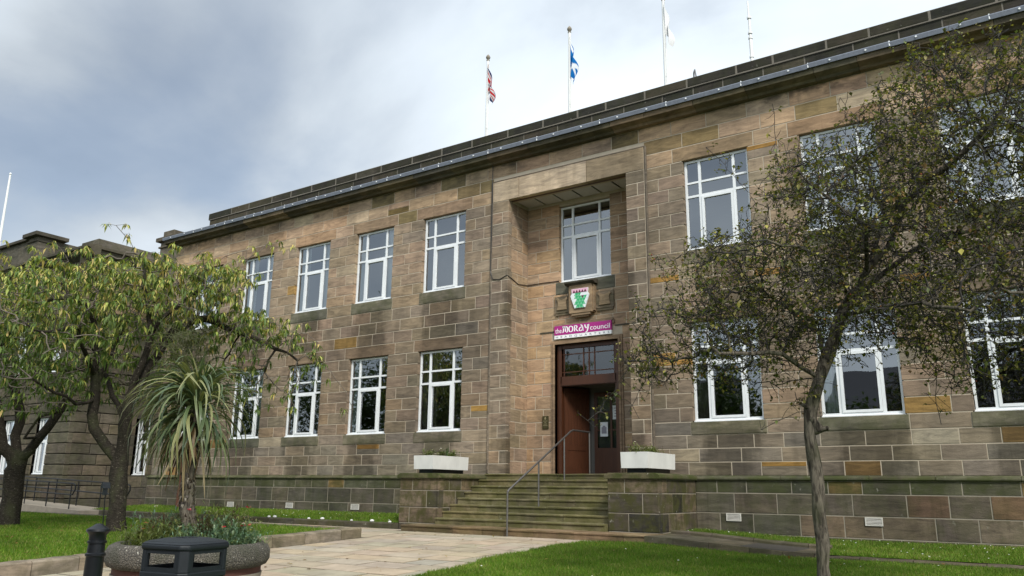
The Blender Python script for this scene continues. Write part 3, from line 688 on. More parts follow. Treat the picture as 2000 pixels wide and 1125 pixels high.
m = MB(); m.box(bx0+.07, bx1-.07, RY-.18, RY+.02, 5.80, 5.86); m.box(bx0+.14, bx1-.14, RY-.14, RY+.02, 5.755, 5.80); m.box(bx1-.001, bx1+.045, RY-.15, RY+.02, 5.9, 6.66); m.box(bx0-.045, bx0+.001, RY-.15, RY+.02, 5.9, 6.66); m.c = [(.22, .16, .105, .1)]*len(m.v); m.build('corbel', M['recess'], cr)
for a, b in ((-11.68, bx0-.05), (bx1+.05, -9.78)):
    m = MB(); m.box(a, b, RY-.05, RY+.02, 5.96, 6.44); m.box(a+.03, b-.03, RY-.035, RY+.02, 5.92, 5.96); m.box(a+.03, b-.03, RY-.045, RY+.02, 5.885, 5.915); m.c = [(.15, .12, .088, .3)]*len(m.v)
    pnl = m.build('side_panel', M['recess'], cr)
    m = MB(); c_ = (a+b)/2; hw = (b-a)*.33
    m.prism([(c_-hw, 6.04), (c_+hw, 6.04), (c_+hw*.8, 6.2), (c_+hw*.85, 6.3), (c_+hw*1.15, 6.36), (c_+hw*.9, 6.41), (c_+hw*.6, 6.36), (c_, 6.33), (c_-hw*.6, 6.36), (c_-hw*.9, 6.41), (c_-hw*1.15, 6.36), (c_-hw*.85, 6.3), (c_-hw*.8, 6.2)], 'y', RY-.085, RY-.05, (.22, .165, .108, .1)); m.build('carving', M['recess'], pnl, bevel=.006)
sh = empty('crest_shield', (-10.75, RY-.2, 5.95), 'shield crest of green, white and pink triangles above the sign', 'crest')
C5 = [plain('crest_green', (.02, .36, .13), .4), plain('crest_light_green', (.15, .48, .26), .4), plain('crest_white', (.72, .76, .78), .4), plain('crest_pink', (.72, .40, .52), .4), plain('crest_maroon', (.09, .008, .03), .4)]
cxn, czt, cw = -10.75, 6.555, .30
outl = [(-.27, 0), (.27, 0), (.255, -.13), (.30, -.20), (.17, -.56), (-.17, -.56), (-.30, -.20), (-.255, -.13)]
m = MB(); m.prism([(cxn+a, czt+b) for a, b in outl], 'y', RY-.235, RY-.20); m.build('shield', C5[2], sh)
def tri(a, b, c, mi, mb, y): mb.add([(cxn+a[0], y, czt+a[1]), (cxn+b[0], y, czt+b[1]), (cxn+c[0], y, czt+c[1])], [(0, 1, 2)], None, mi)
m = MB(); y = RY-.238
m.add([(cxn-.26, y, czt-.005), (cxn+.26, y, czt-.005), (cxn+.245, y, czt-.12), (cxn-.245, y, czt-.12)], [(0, 1, 2, 3)], None, 3)
for k in range(5): a = -.225+k*.09; tri((a, -.118), (a+.09, -.118), (a+.045, -.03), 4, m, y-.002)
tw, th = .094, .086
for row in range(5):
    zt_ = -.125-row*th; half = (.26 if row == 0 else .27-(row-1)*.033)
    n = 6 if row < 2 else 6-(row-1)//1
    x0 = -n*tw/2
    for k in range(n):
        a = x0+k*tw; up = [(a, zt_-th), (a+tw, zt_-th), (a+tw/2, zt_)]; dn = [(a+tw/2, zt_), (a+tw*1.5, zt_), (a+tw, zt_-th)]
        green = (0 < k < n-1) or row > 2
        if row == 0 and k > 2: green = False
        if row == 2 and k == n-1: green = False
        tri(*up, 1 if green else 2, m, y)
        if k < n-1: tri(*dn, (4 if (row == 1 and k == 3) else 0) if green else 2, m, y)
m.build('triangle_mosaic', C5, sh, fixn=False)
pl = empty('brass_plaque', (-12.03, RY, 2.7), 'small tarnished brass plaque on the stone left of the door', 'plaque')
p = atY(1065, 825, RY-.03); m = MB(); m.box(p[0]-.1, p[0]+.1, RY-.03, RY-.001, p[2]-.18, p[2]+.18); m.build('plate', M['brass'], pl, bevel=.006)
m = MB(); m.prism([(p[0]-.02, p[2]+.08), (p[0]+.02, p[2]+.08), (p[0]+.03, p[2]+.11), (p[0]+.012, p[2]+.15), (p[0]-.012, p[2]+.15), (p[0]-.03, p[2]+.11)], 'y', RY-.034, RY-.0295)
for k, hw in enumerate((.07, .03, .055, .075)): m.box(p[0]-hw, p[0]+hw, RY-.033, RY-.0295, p[2]+.03-k*.042, p[2]+.043-k*.042)
m.build('engraving', M['brass_text'], pl)
m = MB()
cab = [atY(963, 318, -.10), atY(961, 420, -.062), atY(958, 530, -.062), atY(962, 545, -.062), atY(975, 546, -.062), (RX0-.02, -.06, 7.02), (RX0+.012, -.03, 7.0), (RX0+.012, .5, 6.86), (RX0+.02, RY-.02, 6.93), atY(1060, 553, RY-.012), atY(1092, 549, RY-.012)]
m.tube(cab, .011, 6); tag(m.build('wall_cable', M['black'], None), 'thin black cable running down the surround and into recess', 'cable')

# ------------------------------------------------------------------ steps and piers
st = empty('entrance_steps', (-10.5, -2.9, 0), 'flight of nine mossy stone steps up to the entrance', 'steps')
fronts = [-2.95]+[-2.33+.3*k for k in range(8)]; RH = 1.43/9
for k, yf in enumerate(fronts):
    x0, x1 = ((-13.75, -7.05) if k == 0 else (-13.19, -8.44)) if k < 8 else (-13.19, -8.44)
    z0, z1 = k*RH, (k+1)*RH; yb = fronts[k+1]+.05 if k < 8 else RY+.12
    for p, q in split(x0, x1, 1.5 if k else 1.2, k % 2, .3):
        cc = jit((.155, .135, .075) if k else (.19, .135, .08), .12, .6 if k else .25); m = MB(); nz = .012; t = random.uniform(-.004, .004)
        xs_ = [p+.004]+[p+(q-p)*(i+random.uniform(-.2, .2))/6 for i in range(1, 6)]+[q-.004]; prof = [(yf+.012, z0-.02), (yf+.010, z1-.05), (yf-.012, z1-.042), (yf-.014, z1-.012), (yf+.004, z1), (yb, z1), (yb, z0-.02)]; npf = len(prof); vs = []
        for xx in xs_:
            wy, wz = random.uniform(-.006, .006), random.uniform(-.009, .002)
            vs += [(xx, yy+(wy if 1 < i < 5 else 0), zz+t+(wz if i in (3, 4) else 0)) for i, (yy, zz) in enumerate(prof)]
        fs = [(i*npf+j, i*npf+(j+1) % npf, (i+1)*npf+(j+1) % npf, (i+1)*npf+j) for i in range(len(xs_)-1) for j in range(npf)]+[tuple(range(npf)), tuple((len(xs_)-1)*npf+j for j in reversed(range(npf)))]
        m.add(vs, fs, cc); m.build('step_stone', M['step'], st)
m = MB()
for k, yf in enumerate(fronts): m.box(-13.17, -8.46, yf+.06, RY+.1, -.3, (k+1)*RH-.03)
m.box(-13.7, -7.1, -2.9, -2.2, -.4, .1); m.build('step_core', M['joint'], st, fixn=False)
def pier(x0, x1, label):
    e = empty('stair_pier', ((x0+x1)/2, -2.2, 0), label, 'pier'); ms = Masonry(e, M['pier'])
    zs = [-.3, .16, .55, .97, 1.27]; yf = -2.2
    def tp(x, z, k):
        r = random.random(); return jit(random.choice([(.09, .075, .056), (.06, .053, .043), (.13, .10, .07), (.035, .032, .028), (.15, .115, .08)]), .12, .8)
    wall_courses(ms, (0, yf, 0), (1, 0, 0), (0, -1, 0), x0, x1, zs, [], lambda z: .55, tp, depth=.2, joint=.018, ch=.014)
    wall_courses(ms, (x1, 0, 0), (0, 1, 0), (1, 0, 0), yf+.21, -.09, zs, [], lambda z: .5, tp, depth=.2, joint=.018, ch=.014)
    wall_courses(ms, (x0, 0, 0), (0, 1, 0), (-1, 0, 0), yf+.21, -.09, zs, [], lambda z: .5, tp, depth=.2, joint=.018, ch=.014)
    ms.finish(300)
    m = MB(); m.box(x0+.012, x1-.012, yf+.012, 0, -.3, 1.3); m.build('pier_core', M['mortar_dark'], e)
    for a, b in split(yf-.06, 0, .8, 1):
        m = MB(); m.prism([(x0-.06, 1.275), (x1+.06, 1.275), (x1+.07, 1.31), (x1+.05, 1.36), (x1-.04, 1.40), (x0+.04, 1.40), (x0-.05, 1.36), (x0-.07, 1.31)], 'y', a+.003, b-.003, jit((.10, .09, .05), .1, .95)); m.build('coping', M['plinth'], e, bevel=.01)
    return e
pier(-8.43, -7.22, 'stone stair pier beside the right lawn, blackened and lichened')
pier(-14.5, -13.2, 'mossy stone stair pier beside the walled grass strip with white stones')
# troughs
tproto = None
def trough(x0, x1, y0, y1, label):
    e = empty('concrete_trough', ((x0+x1)/2, (y0+y1)/2, 1.40), label, 'planter', 'pale troughs on the stair piers')
    m = MB(); z0, z1, t = 1.51, 1.86, .07; k = .009
    m.hexa([(x0+k, y0+k, z0), (x1-k, y0+k, z0), (x1-k, y1-k, z0), (x0+k, y1-k, z0), (x0, y0, z1-.03), (x1, y0, z1-.03), (x1, y1, z1-.03), (x0, y1, z1-.03)])
    m.box(x0, x0+t, y0, y1, z1-.029, z1); m.box(x1-t, x1, y0, y1, z1-.029, z1); m.box(x0+t, x1-t, y0, y0+t, z1-.029, z1); m.box(x0+t, x1-t, y1-t, y1, z1-.029, z1); m.build('trough_box', M['trough'], e)
    m = MB(); m.box(x0+.1, x1-.1, y0+.12, y1-.1, 1.402, 1.511); m.build('dark_base', M['black'], e)
    m = MB(); m.box(x0+t, x1-t, y0+t, y1-t, z1-.025, z1-.012); m.build('soil', M['soil'], e)
    return e
trough(-8.22, -7.56, -1.95, -.42, 'pale concrete trough on the pier beside the lit lawn and crab tree')
trough(-14.28, -13.62, -1.95, -.42, 'pale concrete trough on the pier next to the grass strip')
# handrail
hr = empty('handrail', (-10.55, -2.9, 0), 'steel handrail climbing the middle of the entrance steps', 'handrail')
hx = -10.52; rail = [(hx, -3.04, .02+.94), (hx, -2.98, 1.01), (hx, -.16, 2.50), (hx, -.04, 2.535), (hx, .86, 2.535)]
m = MB(); m.tube(rail, .024, 10); m.build('rail', M['steel'], hr, smoothf=True)
def rail_z(y): return 1.01+(y+2.98)/(2.82)*1.49
for y, z0, zt in ((-3.04, -.02, .965), (-1.72, 4*RH, rail_z(-1.72)), (-.5, 8*RH, rail_z(-.5)), (.84, 1.43, 2.53)):
    m = MB(); m.tube([(hx, y, z0), (hx, y, zt)], .022, 10); m.build('post', M['steel'], hr, smoothf=True)

# ------------------------------------------------------------------ ground
def grid_sheet(x0, x1, y0, y1, nx, ny, zf, xl=None, xr=None):
    V = []; 
    for j in range(ny+1):
        y = y0+(y1-y0)*j/ny; a = xl(y) if xl else x0; b = xr(y) if xr else x1
        for i in range(nx+1): x = a+(b-a)*i/nx; V.append((x, y, zf(x, y)))
    Fc = [(j*(nx+1)+i, j*(nx+1)+i+1, (j+1)*(nx+1)+i+1, (j+1)*(nx+1)+i) for j in range(ny) for i in range(nx)]
    return V, Fc
m = MB(); V, Fc = grid_sheet(-70, 40, -15.2, 14, 110, 60, lambda x, y: G(x, y)-.09); m.add(V, Fc); tag(m.build('ground', M['joint'], None, fixn=False), kind='structure')
m = MB(); zf = G(-20, -16); m.add([(-600, -700, zf-.12), (600, -700, zf-.12), (600, 600, zf-.12), (-600, 600, zf-.12)], [(0, 1, 2, 3)]); tag(m.build('terrain', M['turf'], None, fixn=False), kind='structure')
m = MB(); m.box(-70, 50, -21, -15.2, zf-.2, zf-.0+.005); o = m.build('pavement', M['pavement'], None); tag(o, kind='structure')
m = MB(); m.box(-70, 50, -29.5, -21.16, zf-.2, zf-.11); tag(m.build('road', M['asphalt'], None), kind='structure')
m = MB()
for i in range(60): m.box(-70+2*i+.003, -68+2*i-.003, -21.16, -21.0, zf-.2, zf+.008)
m.build('road_kerb', M['plainconc'], o)
# path slabs
path = MB(); V, Fc = grid_sheet(-34, -7.8, -15.2, -1.6, 60, 136, lambda x, y: G(x, y)-.009); path.add(V, Fc); path = path.build('path', M['joint'], None, fixn=False); tag(path, kind='structure')
y = -2.98; row = 0
def slab(x0, x1, y0, y1):
    g = .02; t = random.uniform(-.004, .004); c = jit(random.choice([(.36, .305, .225), (.38, .315, .23), (.345, .295, .22), (.365, .30, .215), (.335, .29, .22)]), .07)
    x0 += g; x1 -= g; y0 += g; y1 -= g
    top = [(x, yy, G(x, yy)+t+random.uniform(-.002, .002)) for x, yy in ((x0, y0), (x1, y0), (x1, y1), (x0, y1))]
    m = MB(); m.hexa([(a, b, z-.05) for a, b, z in top]+top, c); m.build('paving_slab', M['slab'], path, fixn=False)
while y > -15.1:
    y0 = y-.61; x = -13.2-(0 if row % 2 else .4)
    x = max(x, -13.2)
    first = .5 if row % 2 else .92
    while x < -7.95:
        w = first if first else random.choice([.92, .92, .76, .6]); first = None
        x2 = min(-7.85, x+w); slab(x, x2, max(y0, -15.15), y); x = x2
    y = y0; row += 1
for r in range(4):
    y1_ = -2.36-r*.61; x = -13.25+(.3 if r % 2 else 0)
    if r < 1: x = -14.0
    else: x = -13.25
    while x > -20: slab(x-.9, x, y1_-.61 if r < 3 else -4.72, y1_); x -= .9
# ---- lawns
def zl(x, y): return G(x, y)+.19+.02*math.sin(x*1.7)*math.sin(y*1.3)
def zr(x, y): return G(x, y)+.012+.02*math.sin(x*1.3+1)*math.sin(y*.9)+.03*smooth(-8.3, -7, x)
def xl_r(y): return -8.42+.45*smooth(-6, -9.5, y)+.7*smooth(-3.5, -2.9, y)+.05*math.sin(y*3.1)+.03*math.sin(y*7.7+1)+.02*math.sin(y*17)
lawnL = MB(); V, Fc = grid_sheet(-45, -13.52, -15.0, -5.05, 60, 20, zl); lawnL.add(V, Fc); lawnL = lawnL.build('lawn', M['turf'], None, smoothf=True, fixn=False); tag(lawnL, kind='structure')
lawnR = MB(); V, Fc = grid_sheet(0, 14, -15.0, -3.24, 40, 40, zr, xl=xl_r); lawnR.add(V, Fc); lawnR = lawnR.build('lawn', M['turf'], None, smoothf=True, fixn=False); tag(lawnR, kind='structure')
def zsl(x, y): return .12+.14*(y+2.3)/2.2
def zsr(x, y): return G(x, -3)+.10+.09*smooth(-3, 0, y)
sL = MB(); V, Fc = grid_sheet(-29.3, -14.5, -2.16, -.075, 30, 4, lambda x, y: zsl(x, y)+.02); sL.add(V, Fc); sL = sL.build('grass_strip', M['turf'], None, smoothf=True, fixn=False); tag(sL, kind='structure')
sR = MB(); V, Fc = grid_sheet(-7.2, 14, -1.80, -.075, 40, 4, lambda x, y: zsr(x, y)); sR.add(V, Fc)
V, Fc = grid_sheet(-3.86, 14, -3.06, -1.80, 40, 3, lambda x, y: zsr(x, y)); sR.add(V, Fc); sR = sR.build('grass_strip', M['turf'], None, smoothf=True, fixn=False); tag(sR, kind='structure')
# grass blades
def blades(name, parent, n, x0, x1, y0, y1, zf, h, w, cols, mask=None):
    P = np.stack([rng.uniform(x0, x1, n), rng.uniform(y0, y1, n)], 1)
    if mask: P = P[mask(P[:, 0], P[:, 1])]
    n = len(P); z = np.array([zf(a, b) for a, b in P]); a = rng.uniform(0, 2*PI, n); hh = h*rng.uniform(.55, 1.3, n); ww = w*rng.uniform(.6, 1.2, n)
    dx, dy = np.cos(a), np.sin(a); ln = rng.normal(0, .45, (n, 2))*hh[:, None]
    V = np.zeros((n, 3, 3)); V[:, 0] = np.stack([P[:, 0]-dx*ww, P[:, 1]-dy*ww, z-.005], 1); V[:, 1] = np.stack([P[:, 0]+dx*ww, P[:, 1]+dy*ww, z-.005], 1); V[:, 2] = np.stack([P[:, 0]+ln[:, 0], P[:, 1]+ln[:, 1], z+hh], 1)
    c = np.asarray(cols)[rng.integers(0, len(cols), n)]*rng.uniform(.75, 1.25, (n, 1)); patch = np.sin(P[:, 0]*1.1+2*np.sin(P[:, 1]*.7))*np.sin(P[:, 1]*1.4+P[:, 0]*.5)+.7*np.sin(P[:, 0]*3.7+P[:, 1]*2.1)*np.sin(P[:, 1]*4.3-P[:, 0]*1.7); c = c*(1.08+.22*patch[:, None])*np.where(patch[:, None] > .7, [[1.15, 1.0, 1.3]], [[1, 1, 1]]); cc = np.concatenate([c, np.zeros((n, 1))], 1).repeat(3, 0)
    o = np_mesh(name, V.reshape(-1, 3), np.arange(3*n).reshape(-1, 3), cc, M['grassblade']); tag(o, parent, 'grass', kind='stuff'); return o
GC = [(.085, .165, .012), (.06, .13, .010), (.115, .195, .018), (.10, .165, .016), (.18, .19, .05)]
xl_v = np.vectorize(xl_r)
blades('grass', 'short mown grass of the lawn round the crab tree', 240000, -8.6, 3.5, -11, -3.26, zr, .042, .0055, GC, lambda x, y: x > xl_v(y)-.03)
blades('grass', 'short grass of the lawn under the cherry trees', 110000, -32, -13.55, -14, -5.08, zl, .045, .009, GC)
blades('grass', 'grass of the narrow strip along the plinth by the vents', 30000, -29.2, -14.5, -2.14, -.1, lambda x, y: zsl(x, y)+.02, .05, .009, GC)
blades('grass', 'grass of the strip along the wall beside the stone walk', 60000, -7.2, 3, -3.04, -.1, zsr, .05, .007, GC, lambda x, y: (x > -3.84) | (y > -1.78))
def daisies(n, x0, x1, y0, y1, zf, mask=None):
    P = [(random.uniform(x0, x1), random.uniform(y0, y1)) for _ in range(n)]; m = MB()
    for a, b in P:
        if mask and not mask(a, b): continue
        z = zf(a, b)+random.uniform(.03, .06); r = random.uniform(.010, .017); tx, ty_ = random.uniform(-.4, .4), random.uniform(-.4, .4)
        m.add([(a+r*math.cos(t), b+r*math.sin(t), z+r*(tx*math.cos(t)+ty_*math.sin(t))) for t in [i*PI/3 for i in range(6)]]+[(a, b, z+.005)], [(i, (i+1) % 6, 6) for i in range(6)], (.75, .75, .70, 0))
    return m
m = daisies(110, -7.1, 3, -3.0, -.15, zsr, lambda x, y: x > -3.8 or y > -1.75); d2 = daisies(30, -8.1, 3, -9.5, -3.3, zr); m.add(d2.v, d2.f, (.75, .75, .7, 0)); d3 = daisies(60, -24, -14.6, -2.1, -.2, lambda x, y: zsl(x, y)+.02); m.add(d3.v, d3.f, (.75, .75, .7, 0))
tag(m.build('daisies', M['flower'], None, fixn=False), 'tiny white daisies scattered through the grass', 'daisies', kind='stuff')
# ---- kerbs
def kerb_run(parent, pts, w, h, zf, length, col, al):
    (xa, ya), (xb, yb) = pts; L = math.hypot(xb-xa, yb-ya); ux, uy = (xb-xa)/L, (yb-ya)/L; nx, ny = -uy, ux
    for p, q in split(0, L, length, 0, .25):
        c = jit(col, .14, al); m = MB(); nn = 5; vs = []
        prof = [(-w/2, -.25), (-w/2-.004, h-.03), (-w/2+.03, h), (w/2-.03, h+.004), (w/2, h-.03), (w/2, -.25)]
        for i in range(nn+1):
            t = p+.006+(q-p-.012)*i/nn
            for d, z in prof: vs.append((xa+ux*t+nx*(d+random.uniform(-.006, .006)), ya+uy*t+ny*(d+random.uniform(-.006, .006)), zf(xa+ux*t, ya+uy*t)+z+random.uniform(-.006, .006)))
        k = len(prof); fs = [(i*k+j, i*k+(j+1) % k, (i+1)*k+(j+1) % k, (i+1)*k+j) for i in range(nn) for j in range(k)]+[tuple(reversed(range(k))), tuple(nn*k+j for j in range(k))]
        m.add(vs, fs, c); m.build('kerb_stone', M['kerb'], parent)
kerb_run(lawnL, ((-13.38, -15.0), (-13.38, -4.82)), .27, .22, G, .95, (.23, .195, .145), .35)
kerb_run(lawnL, ((-13.52, -4.93), (-45, -4.93)), .22, .21, G, .95, (.16, .14, .11), .4)
kerb_run(sL, ((-14.52, -2.27), (-29.3, -2.27)), .22, .15, lambda x, y: 0.0, .85, (.075, .068, .052), .7)
kerb_run(sR, ((-3.86, -3.14), (14, -3.14)), .15, .09, G, .9, (.10, .082, .062), .35)
for k in range(9):
    x = -14.7-k*random.uniform(.55, .9); m = MB(); r = random.uniform(.035, .06)
    m.lathe([(r*.6, 0), (r, r*.35), (r*.9, r*.8), (r*.4, r*1.1), (.001, r*1.12)], (x, -2.30+random.uniform(-.05, .03), .145), 7); tag(m.build('white_pebble', M['trough'], None), 'rounded white stone set on the dark kerb of the strip', 'stone', 'white stones along the kerb')
# walk beside the right pier
wk = MB(); wz = lambda x: .155-.165*smooth(-7.3, -3.9, x)
wk.hexa([(-7.1, -3.12, -.3), (-3.86, -3.12, -.3), (-3.86, -1.9, -.3), (-7.1, -1.9, -.3), (-7.1, -3.12, wz(-7.1)-.012), (-3.86, -3.12, wz(-3.9)-.012), (-3.86, -1.9, wz(-3.9)-.012), (-7.1, -1.9, wz(-7.1)-.012)]); wk = wk.build('stone_walk', M['joint'], None); tag(wk, kind='structure')
x = -7.12
while x < -3.9:
    x2 = min(-3.88, x+random.uniform(.6, .95))
    for a, b in ((-3.2, -2.55), (-2.545, -1.92)):
        c = jit((.115, .098, .07), .18, .45); m = MB(); m.hexa([(x+.005, a, wz(x)-.12), (x2-.005, a, wz(x2)-.12), (x2-.005, b, wz(x2)-.12), (x+.005, b, wz(x)-.12), (x+.005, a, wz(x)), (x2-.005, a, wz(x2)), (x2-.005, b, wz(x2)), (x+.005, b, wz(x))], c); m.build('walk_stone', M['kerb'], wk)
    x = x2
kerb_run(wk, ((-7.1, -1.85), (-3.86, -1.85)), .12, .075, lambda x, y: wz(x), .8, (.10, .085, .062), .5)

# ------------------------------------------------------------------ old building at the left
OB = empty('old_stone_building', (-33, -1.4, 0), 'dark classical stone building with channelled masonry and dentil cornice', 'building')
om = Masonry(OB, M['plinth'])
def tint_o(x, z, k): return jit(random.choice([(.088, .077, .06), (.10, .086, .066), (.078, .07, .056), (.112, .092, .068)]) if z < 8 else random.choice([(.22, .16, .105), (.19, .145, .1)]), .12, .25)  # dark stone, its tints lowered further to carry the shade of the trees
zo = [-.3, .45, .95]+lin(1.35, 9.8, 20)
ow = [(-35.6-.05, -34.64+.05, 1.38, 3.7), (-38.6, -37.6, 1.38, 3.7), (-41.6, -40.6, 1.38, 3.7), (-35.65, -34.59, 5.6, 7.8), (-38.6, -37.6, 5.6, 7.8)]
wall_courses(om, (0, -1.4, 0), (1, 0, 0), (0, -1, 0), -46, -33.0, zo, ow, lambda z: 1.15, tint_o, joint=.03, depth=.2, ch=.022)
wall_courses(om, (-33, 0, 0), (0, 1, 0), (1, 0, 0), -1.2, 5, zo, [], lambda z: 1.1, tint_o, joint=.03, depth=.2, ch=.022)
om.finish(300)
m = MB(); core(m, -46, -33.04, -.3, 9.82, -1.36, -1.0, ow); m.box(-33.4, -33.04, -1.36, 8, -.3, 9.82); m.box(-46, -33.4, 3, 3.2, -.3, 9.8); m.build('wall_core', M['joint'], OB, fixn=False)
for (a, b, c, d) in ow: make_window(OB, a+.03, b-.03, c+.02, d-.02, -1.27, '')
prof = [(0, 9.8), (.06, 9.8), (.06, 9.95), (.12, 9.95), (.12, 10.2), (.42, 10.42), (.45, 10.58), (.55, 10.62), (.55, 10.72), (0, 10.8)]
m = MB(); m.prism([(-1.4-a, b) for a, b in prof], 'x', -60, -33+.55, (.085, .075, .055, .3)); m.prism([(-33+a*.998, b-.003) for a, b in prof], 'y', -1.4-.54, 6, (.085, .075, .055, .3)); m.build('cornice', M['parapet'], OB)
m = MB()
for i in range(60): x = -33-.02-i*.2; m.box(x-.05, x+.05, -1.4-.2, -1.4-.11, 10.05, 10.2, (.18, .15, .11, 0))
for i in range(30): y = -1.4+.05+i*.2; m.box(-33+.11, -33+.2, y-.05, y+.05, 10.05, 10.2, (.18, .15, .11, 0))
tag(m.build('dentil_row', M['plinth'], OB), kind='stuff')
m = MB(); m.box(-46, -33.1, -1.25, 6, 10.75, 11.0); m.box(-34.5, -33.15, -1.2, 6, 10.98, 11.25); m.c = [(.12, .105, .085, .3)]*len(m.v); m.build('blocking_course', M['plinth'], OB)
# attic block
am = MB(); ay = -1.30; ax = -38.35; ac = (.10, .09, .072, .3)
am.box(-52, ax-.9, ay+.14, 2.0, 10.9, 12.2, ac); am.box(ax-.9, ax, ay, -.45, 10.9, 12.22, (.12, .105, .082, .3)); am.box(ax-.62, ax-.12, -.45, 2.0, 10.9, 12.21, ac)
am.box(-52, ax-.75, ay+.0, 2.1, 12.2, 12.34, (.07, .062, .05, .3)); am.box(ax-1.1, ax+.22, ay-.22, .0, 12.222, 12.40, (.07, .062, .05, .3)); am.box(ax-.95, ax+.05, ay-.06, -.40, 11.98, 12.04, (.07, .062, .05, .3)); am.build('attic_block', M['parapet'], OB, bevel=.012)
cmx = -32.95; m = MB(); m.box(cmx-.45, cmx+.45, 1.8, 2.7, 9.5, 11.9, (.13, .115, .09, .3)); m.box(cmx-.52, cmx+.52, 1.73, 2.77, 11.6, 11.68, (.1, .09, .07, .3)); m.box(cmx-.62, cmx+.62, 1.63, 2.87, 11.9, 12.08, (.08, .07, .055, .3)); m.box(cmx-.4, cmx+.4, 1.85, 2.65, 12.08, 12.42, (.11, .095, .075, .3)); m.build('chimney', M['parapet'], OB, bevel=.012)
# link between the two
LK = empty('link_building', (-31, 1.2, 0), 'narrow stone link with a tall window between the two buildings', 'building')
lm = Masonry(LK, M['plinth']); lo = [(-32.62, -31.55, 1.40, 3.75)]
wall_courses(lm, (0, 1.2, 0), (1, 0, 0), (0, -1, 0), -32.97, -29.32, [-.3, .45, .9, 1.36]+lin(1.4, 9.6, 20), lo, lambda z: .9, tint_o, joint=.024, depth=.18, ch=.014); lm.finish(300)
m = MB(); core(m, -32.97, -29.3, -.3, 9.6, 1.21, 1.5, lo); m.box(-32.97, -29.3, 1.1, 6, 9.62, 9.8); m.box(-32.97, -29.3, 4, 4.2, 0, 9.6); m.build('wall_core', M['joint'], LK, fixn=False)
make_window(LK, -32.6, -31.57, 1.42, 3.73, 1.33, '')
# ramp and its rails
rp_ = MB(); rp_.prism([(-40, -.2), (-28.3, -.2), (-28.3, .13), (-36, .42), (-40, .42)], 'y', -3.1, -1.55); rp_ = rp_.build('ramp', M['plainconc'], None); tag(rp_, 'sloping concrete access ramp along the dark classical building', 'ramp')
def ramp_rail(x0, x1, y, label):
    e = empty('ramp_handrail', (x1, y, .1), label, 'handrail'); zb = lambda x: .42-.29*smooth(-36, -28.3, x) if x > -36 else .42
    m = MB(); m.tube([(x0, y, zb(x0)+.9), (x1-.15, y, zb(x1)+.9), (x1, y, zb(x1)+.85), (x1+.02, y, zb(x1)+.7), (x1-.12, y, zb(x1)+.52), (x1-.3, y, zb(x1)+.52), (x0, y, zb(x0)+.52)], .024, 8); m.build('rail', M['black'], e, smoothf=True)
    n = max(2, int((x1-x0)/1.6))
    for i in range(n+1):
        x = x0+.2+(x1-x0-.45)*i/n; m = MB(); m.tube([(x, y, zb(x)-.05), (x, y, zb(x)+.9)], .022, 8); m.build('post', M['black'], e, smoothf=True)
ramp_rail(-39, -29.0, -2.95, 'black tube handrail on the lawn edge of the ramp')
ramp_rail(-36, -27.6, -1.75, 'black tube handrail on the wall side of the ramp')

# ------------------------------------------------------------------ flagpoles and flags
def flag_col_uk(s, t):
    x, y = s*2-1, t*2-1; W_, R_, B_ = (.45, .45, .45), (.33, .015, .02), (.008, .012, .07)
    if abs(y) < .2 or abs(x) < .12: return R_
    if abs(y) < .34 or abs(x) < .2: return W_
    d = abs(abs(x)-abs(y))
    return R_ if d < .1 else (W_ if d < .28 else B_)
def flag_col_sco(s, t):
    return (.66, .68, .70) if abs(abs(s*2-1)-abs(t*2-1)) < .22 else (.004, .12, .36)
def flag_white(s, t): return (.66, .66, .66)
def flag(px, py, ztop, h, wd, colf, label, seed, cat='flag'):
    r = random.Random(seed); nu, nv = 40, 36; m = MB(); V = []; cols = []
    for j in range(nv+1):
        for i in range(nu+1):
            s, t = i/nu, j/nv
            fold = math.sin(s*11+seed+t*2.0)*.07*min(1, s*5)*(1-.25*t)
            x = px+.05+s*.20*(1-.3*t)+.04*math.sin(t*4+s*3+seed)*s; y = py-.02+fold+.05*s
            z = ztop-t*h*(1-.35*s)-s*wd*.5*(1-.22*t)-.05*math.sin(s*9+seed)*s
            V.append((x+fold*.35, y, z)); c = colf(s, t); cols.append((*c, 0))
    m.v = V; m.c = cols; m.f = [(j*(nu+1)+i, j*(nu+1)+i+1, (j+1)*(nu+1)+i+1, (j+1)*(nu+1)+i) for j in range(nv) for i in range(nu)]; m.m = [0]*len(m.f)
    tag(m.build('flag', M['flagcloth'], None, smoothf=True, fixn=False), label, cat)
poles = [(-14.0, 'white flagpole carrying the red, white and blue flag'), (-10.93, 'white flagpole carrying the blue and white saltire flag'), (-7.85, 'white flagpole carrying the plain white flag')]
for x, lb in poles:
    e = empty('flagpole', (x, .62, 10.9), lb, 'flagpole', 'flagpoles on the parapet')
    m = MB(); m.tube([(x, .62, 10.88), (x, .62, 12.6), (x, .62, 14.62)], [.062, .055, .042], 12); m.build('pole', M['whitepaint'], e, smoothf=True)
    m = MB(); m.lathe([(.001, -.02), (.05, 0), (.055, .03), (.03, .05), (.07, .10), (.075, .14), (.05, .19), (.012, .23), (.001, .25)], (x, .62, 14.62), 10); m.build('finial', M['plainconc'], e, smoothf=True)
    m = MB(); m.tube([(x+.045, .57, 11.4), (x+.05, .57, 14.5)], .006, 4); m.tube([(x-.03, .57, 12.2), (x+.06, .57, 12.2)], .01, 4); m.build('halyard', M['whitepaint'], e)
flag(-14.0, .6, 14.55, 1.05, 2.35, flag_col_uk, 'limp red, white and blue crossed flag hanging from its pole', 3)
flag(-10.93, .6, 14.35, 1.05, 2.2, flag_col_sco, 'limp blue flag with white diagonal cross', 5)
flag(-7.85, .6, 14.6, 1.05, 2.4, flag_white, 'limp plain white flag', 9)
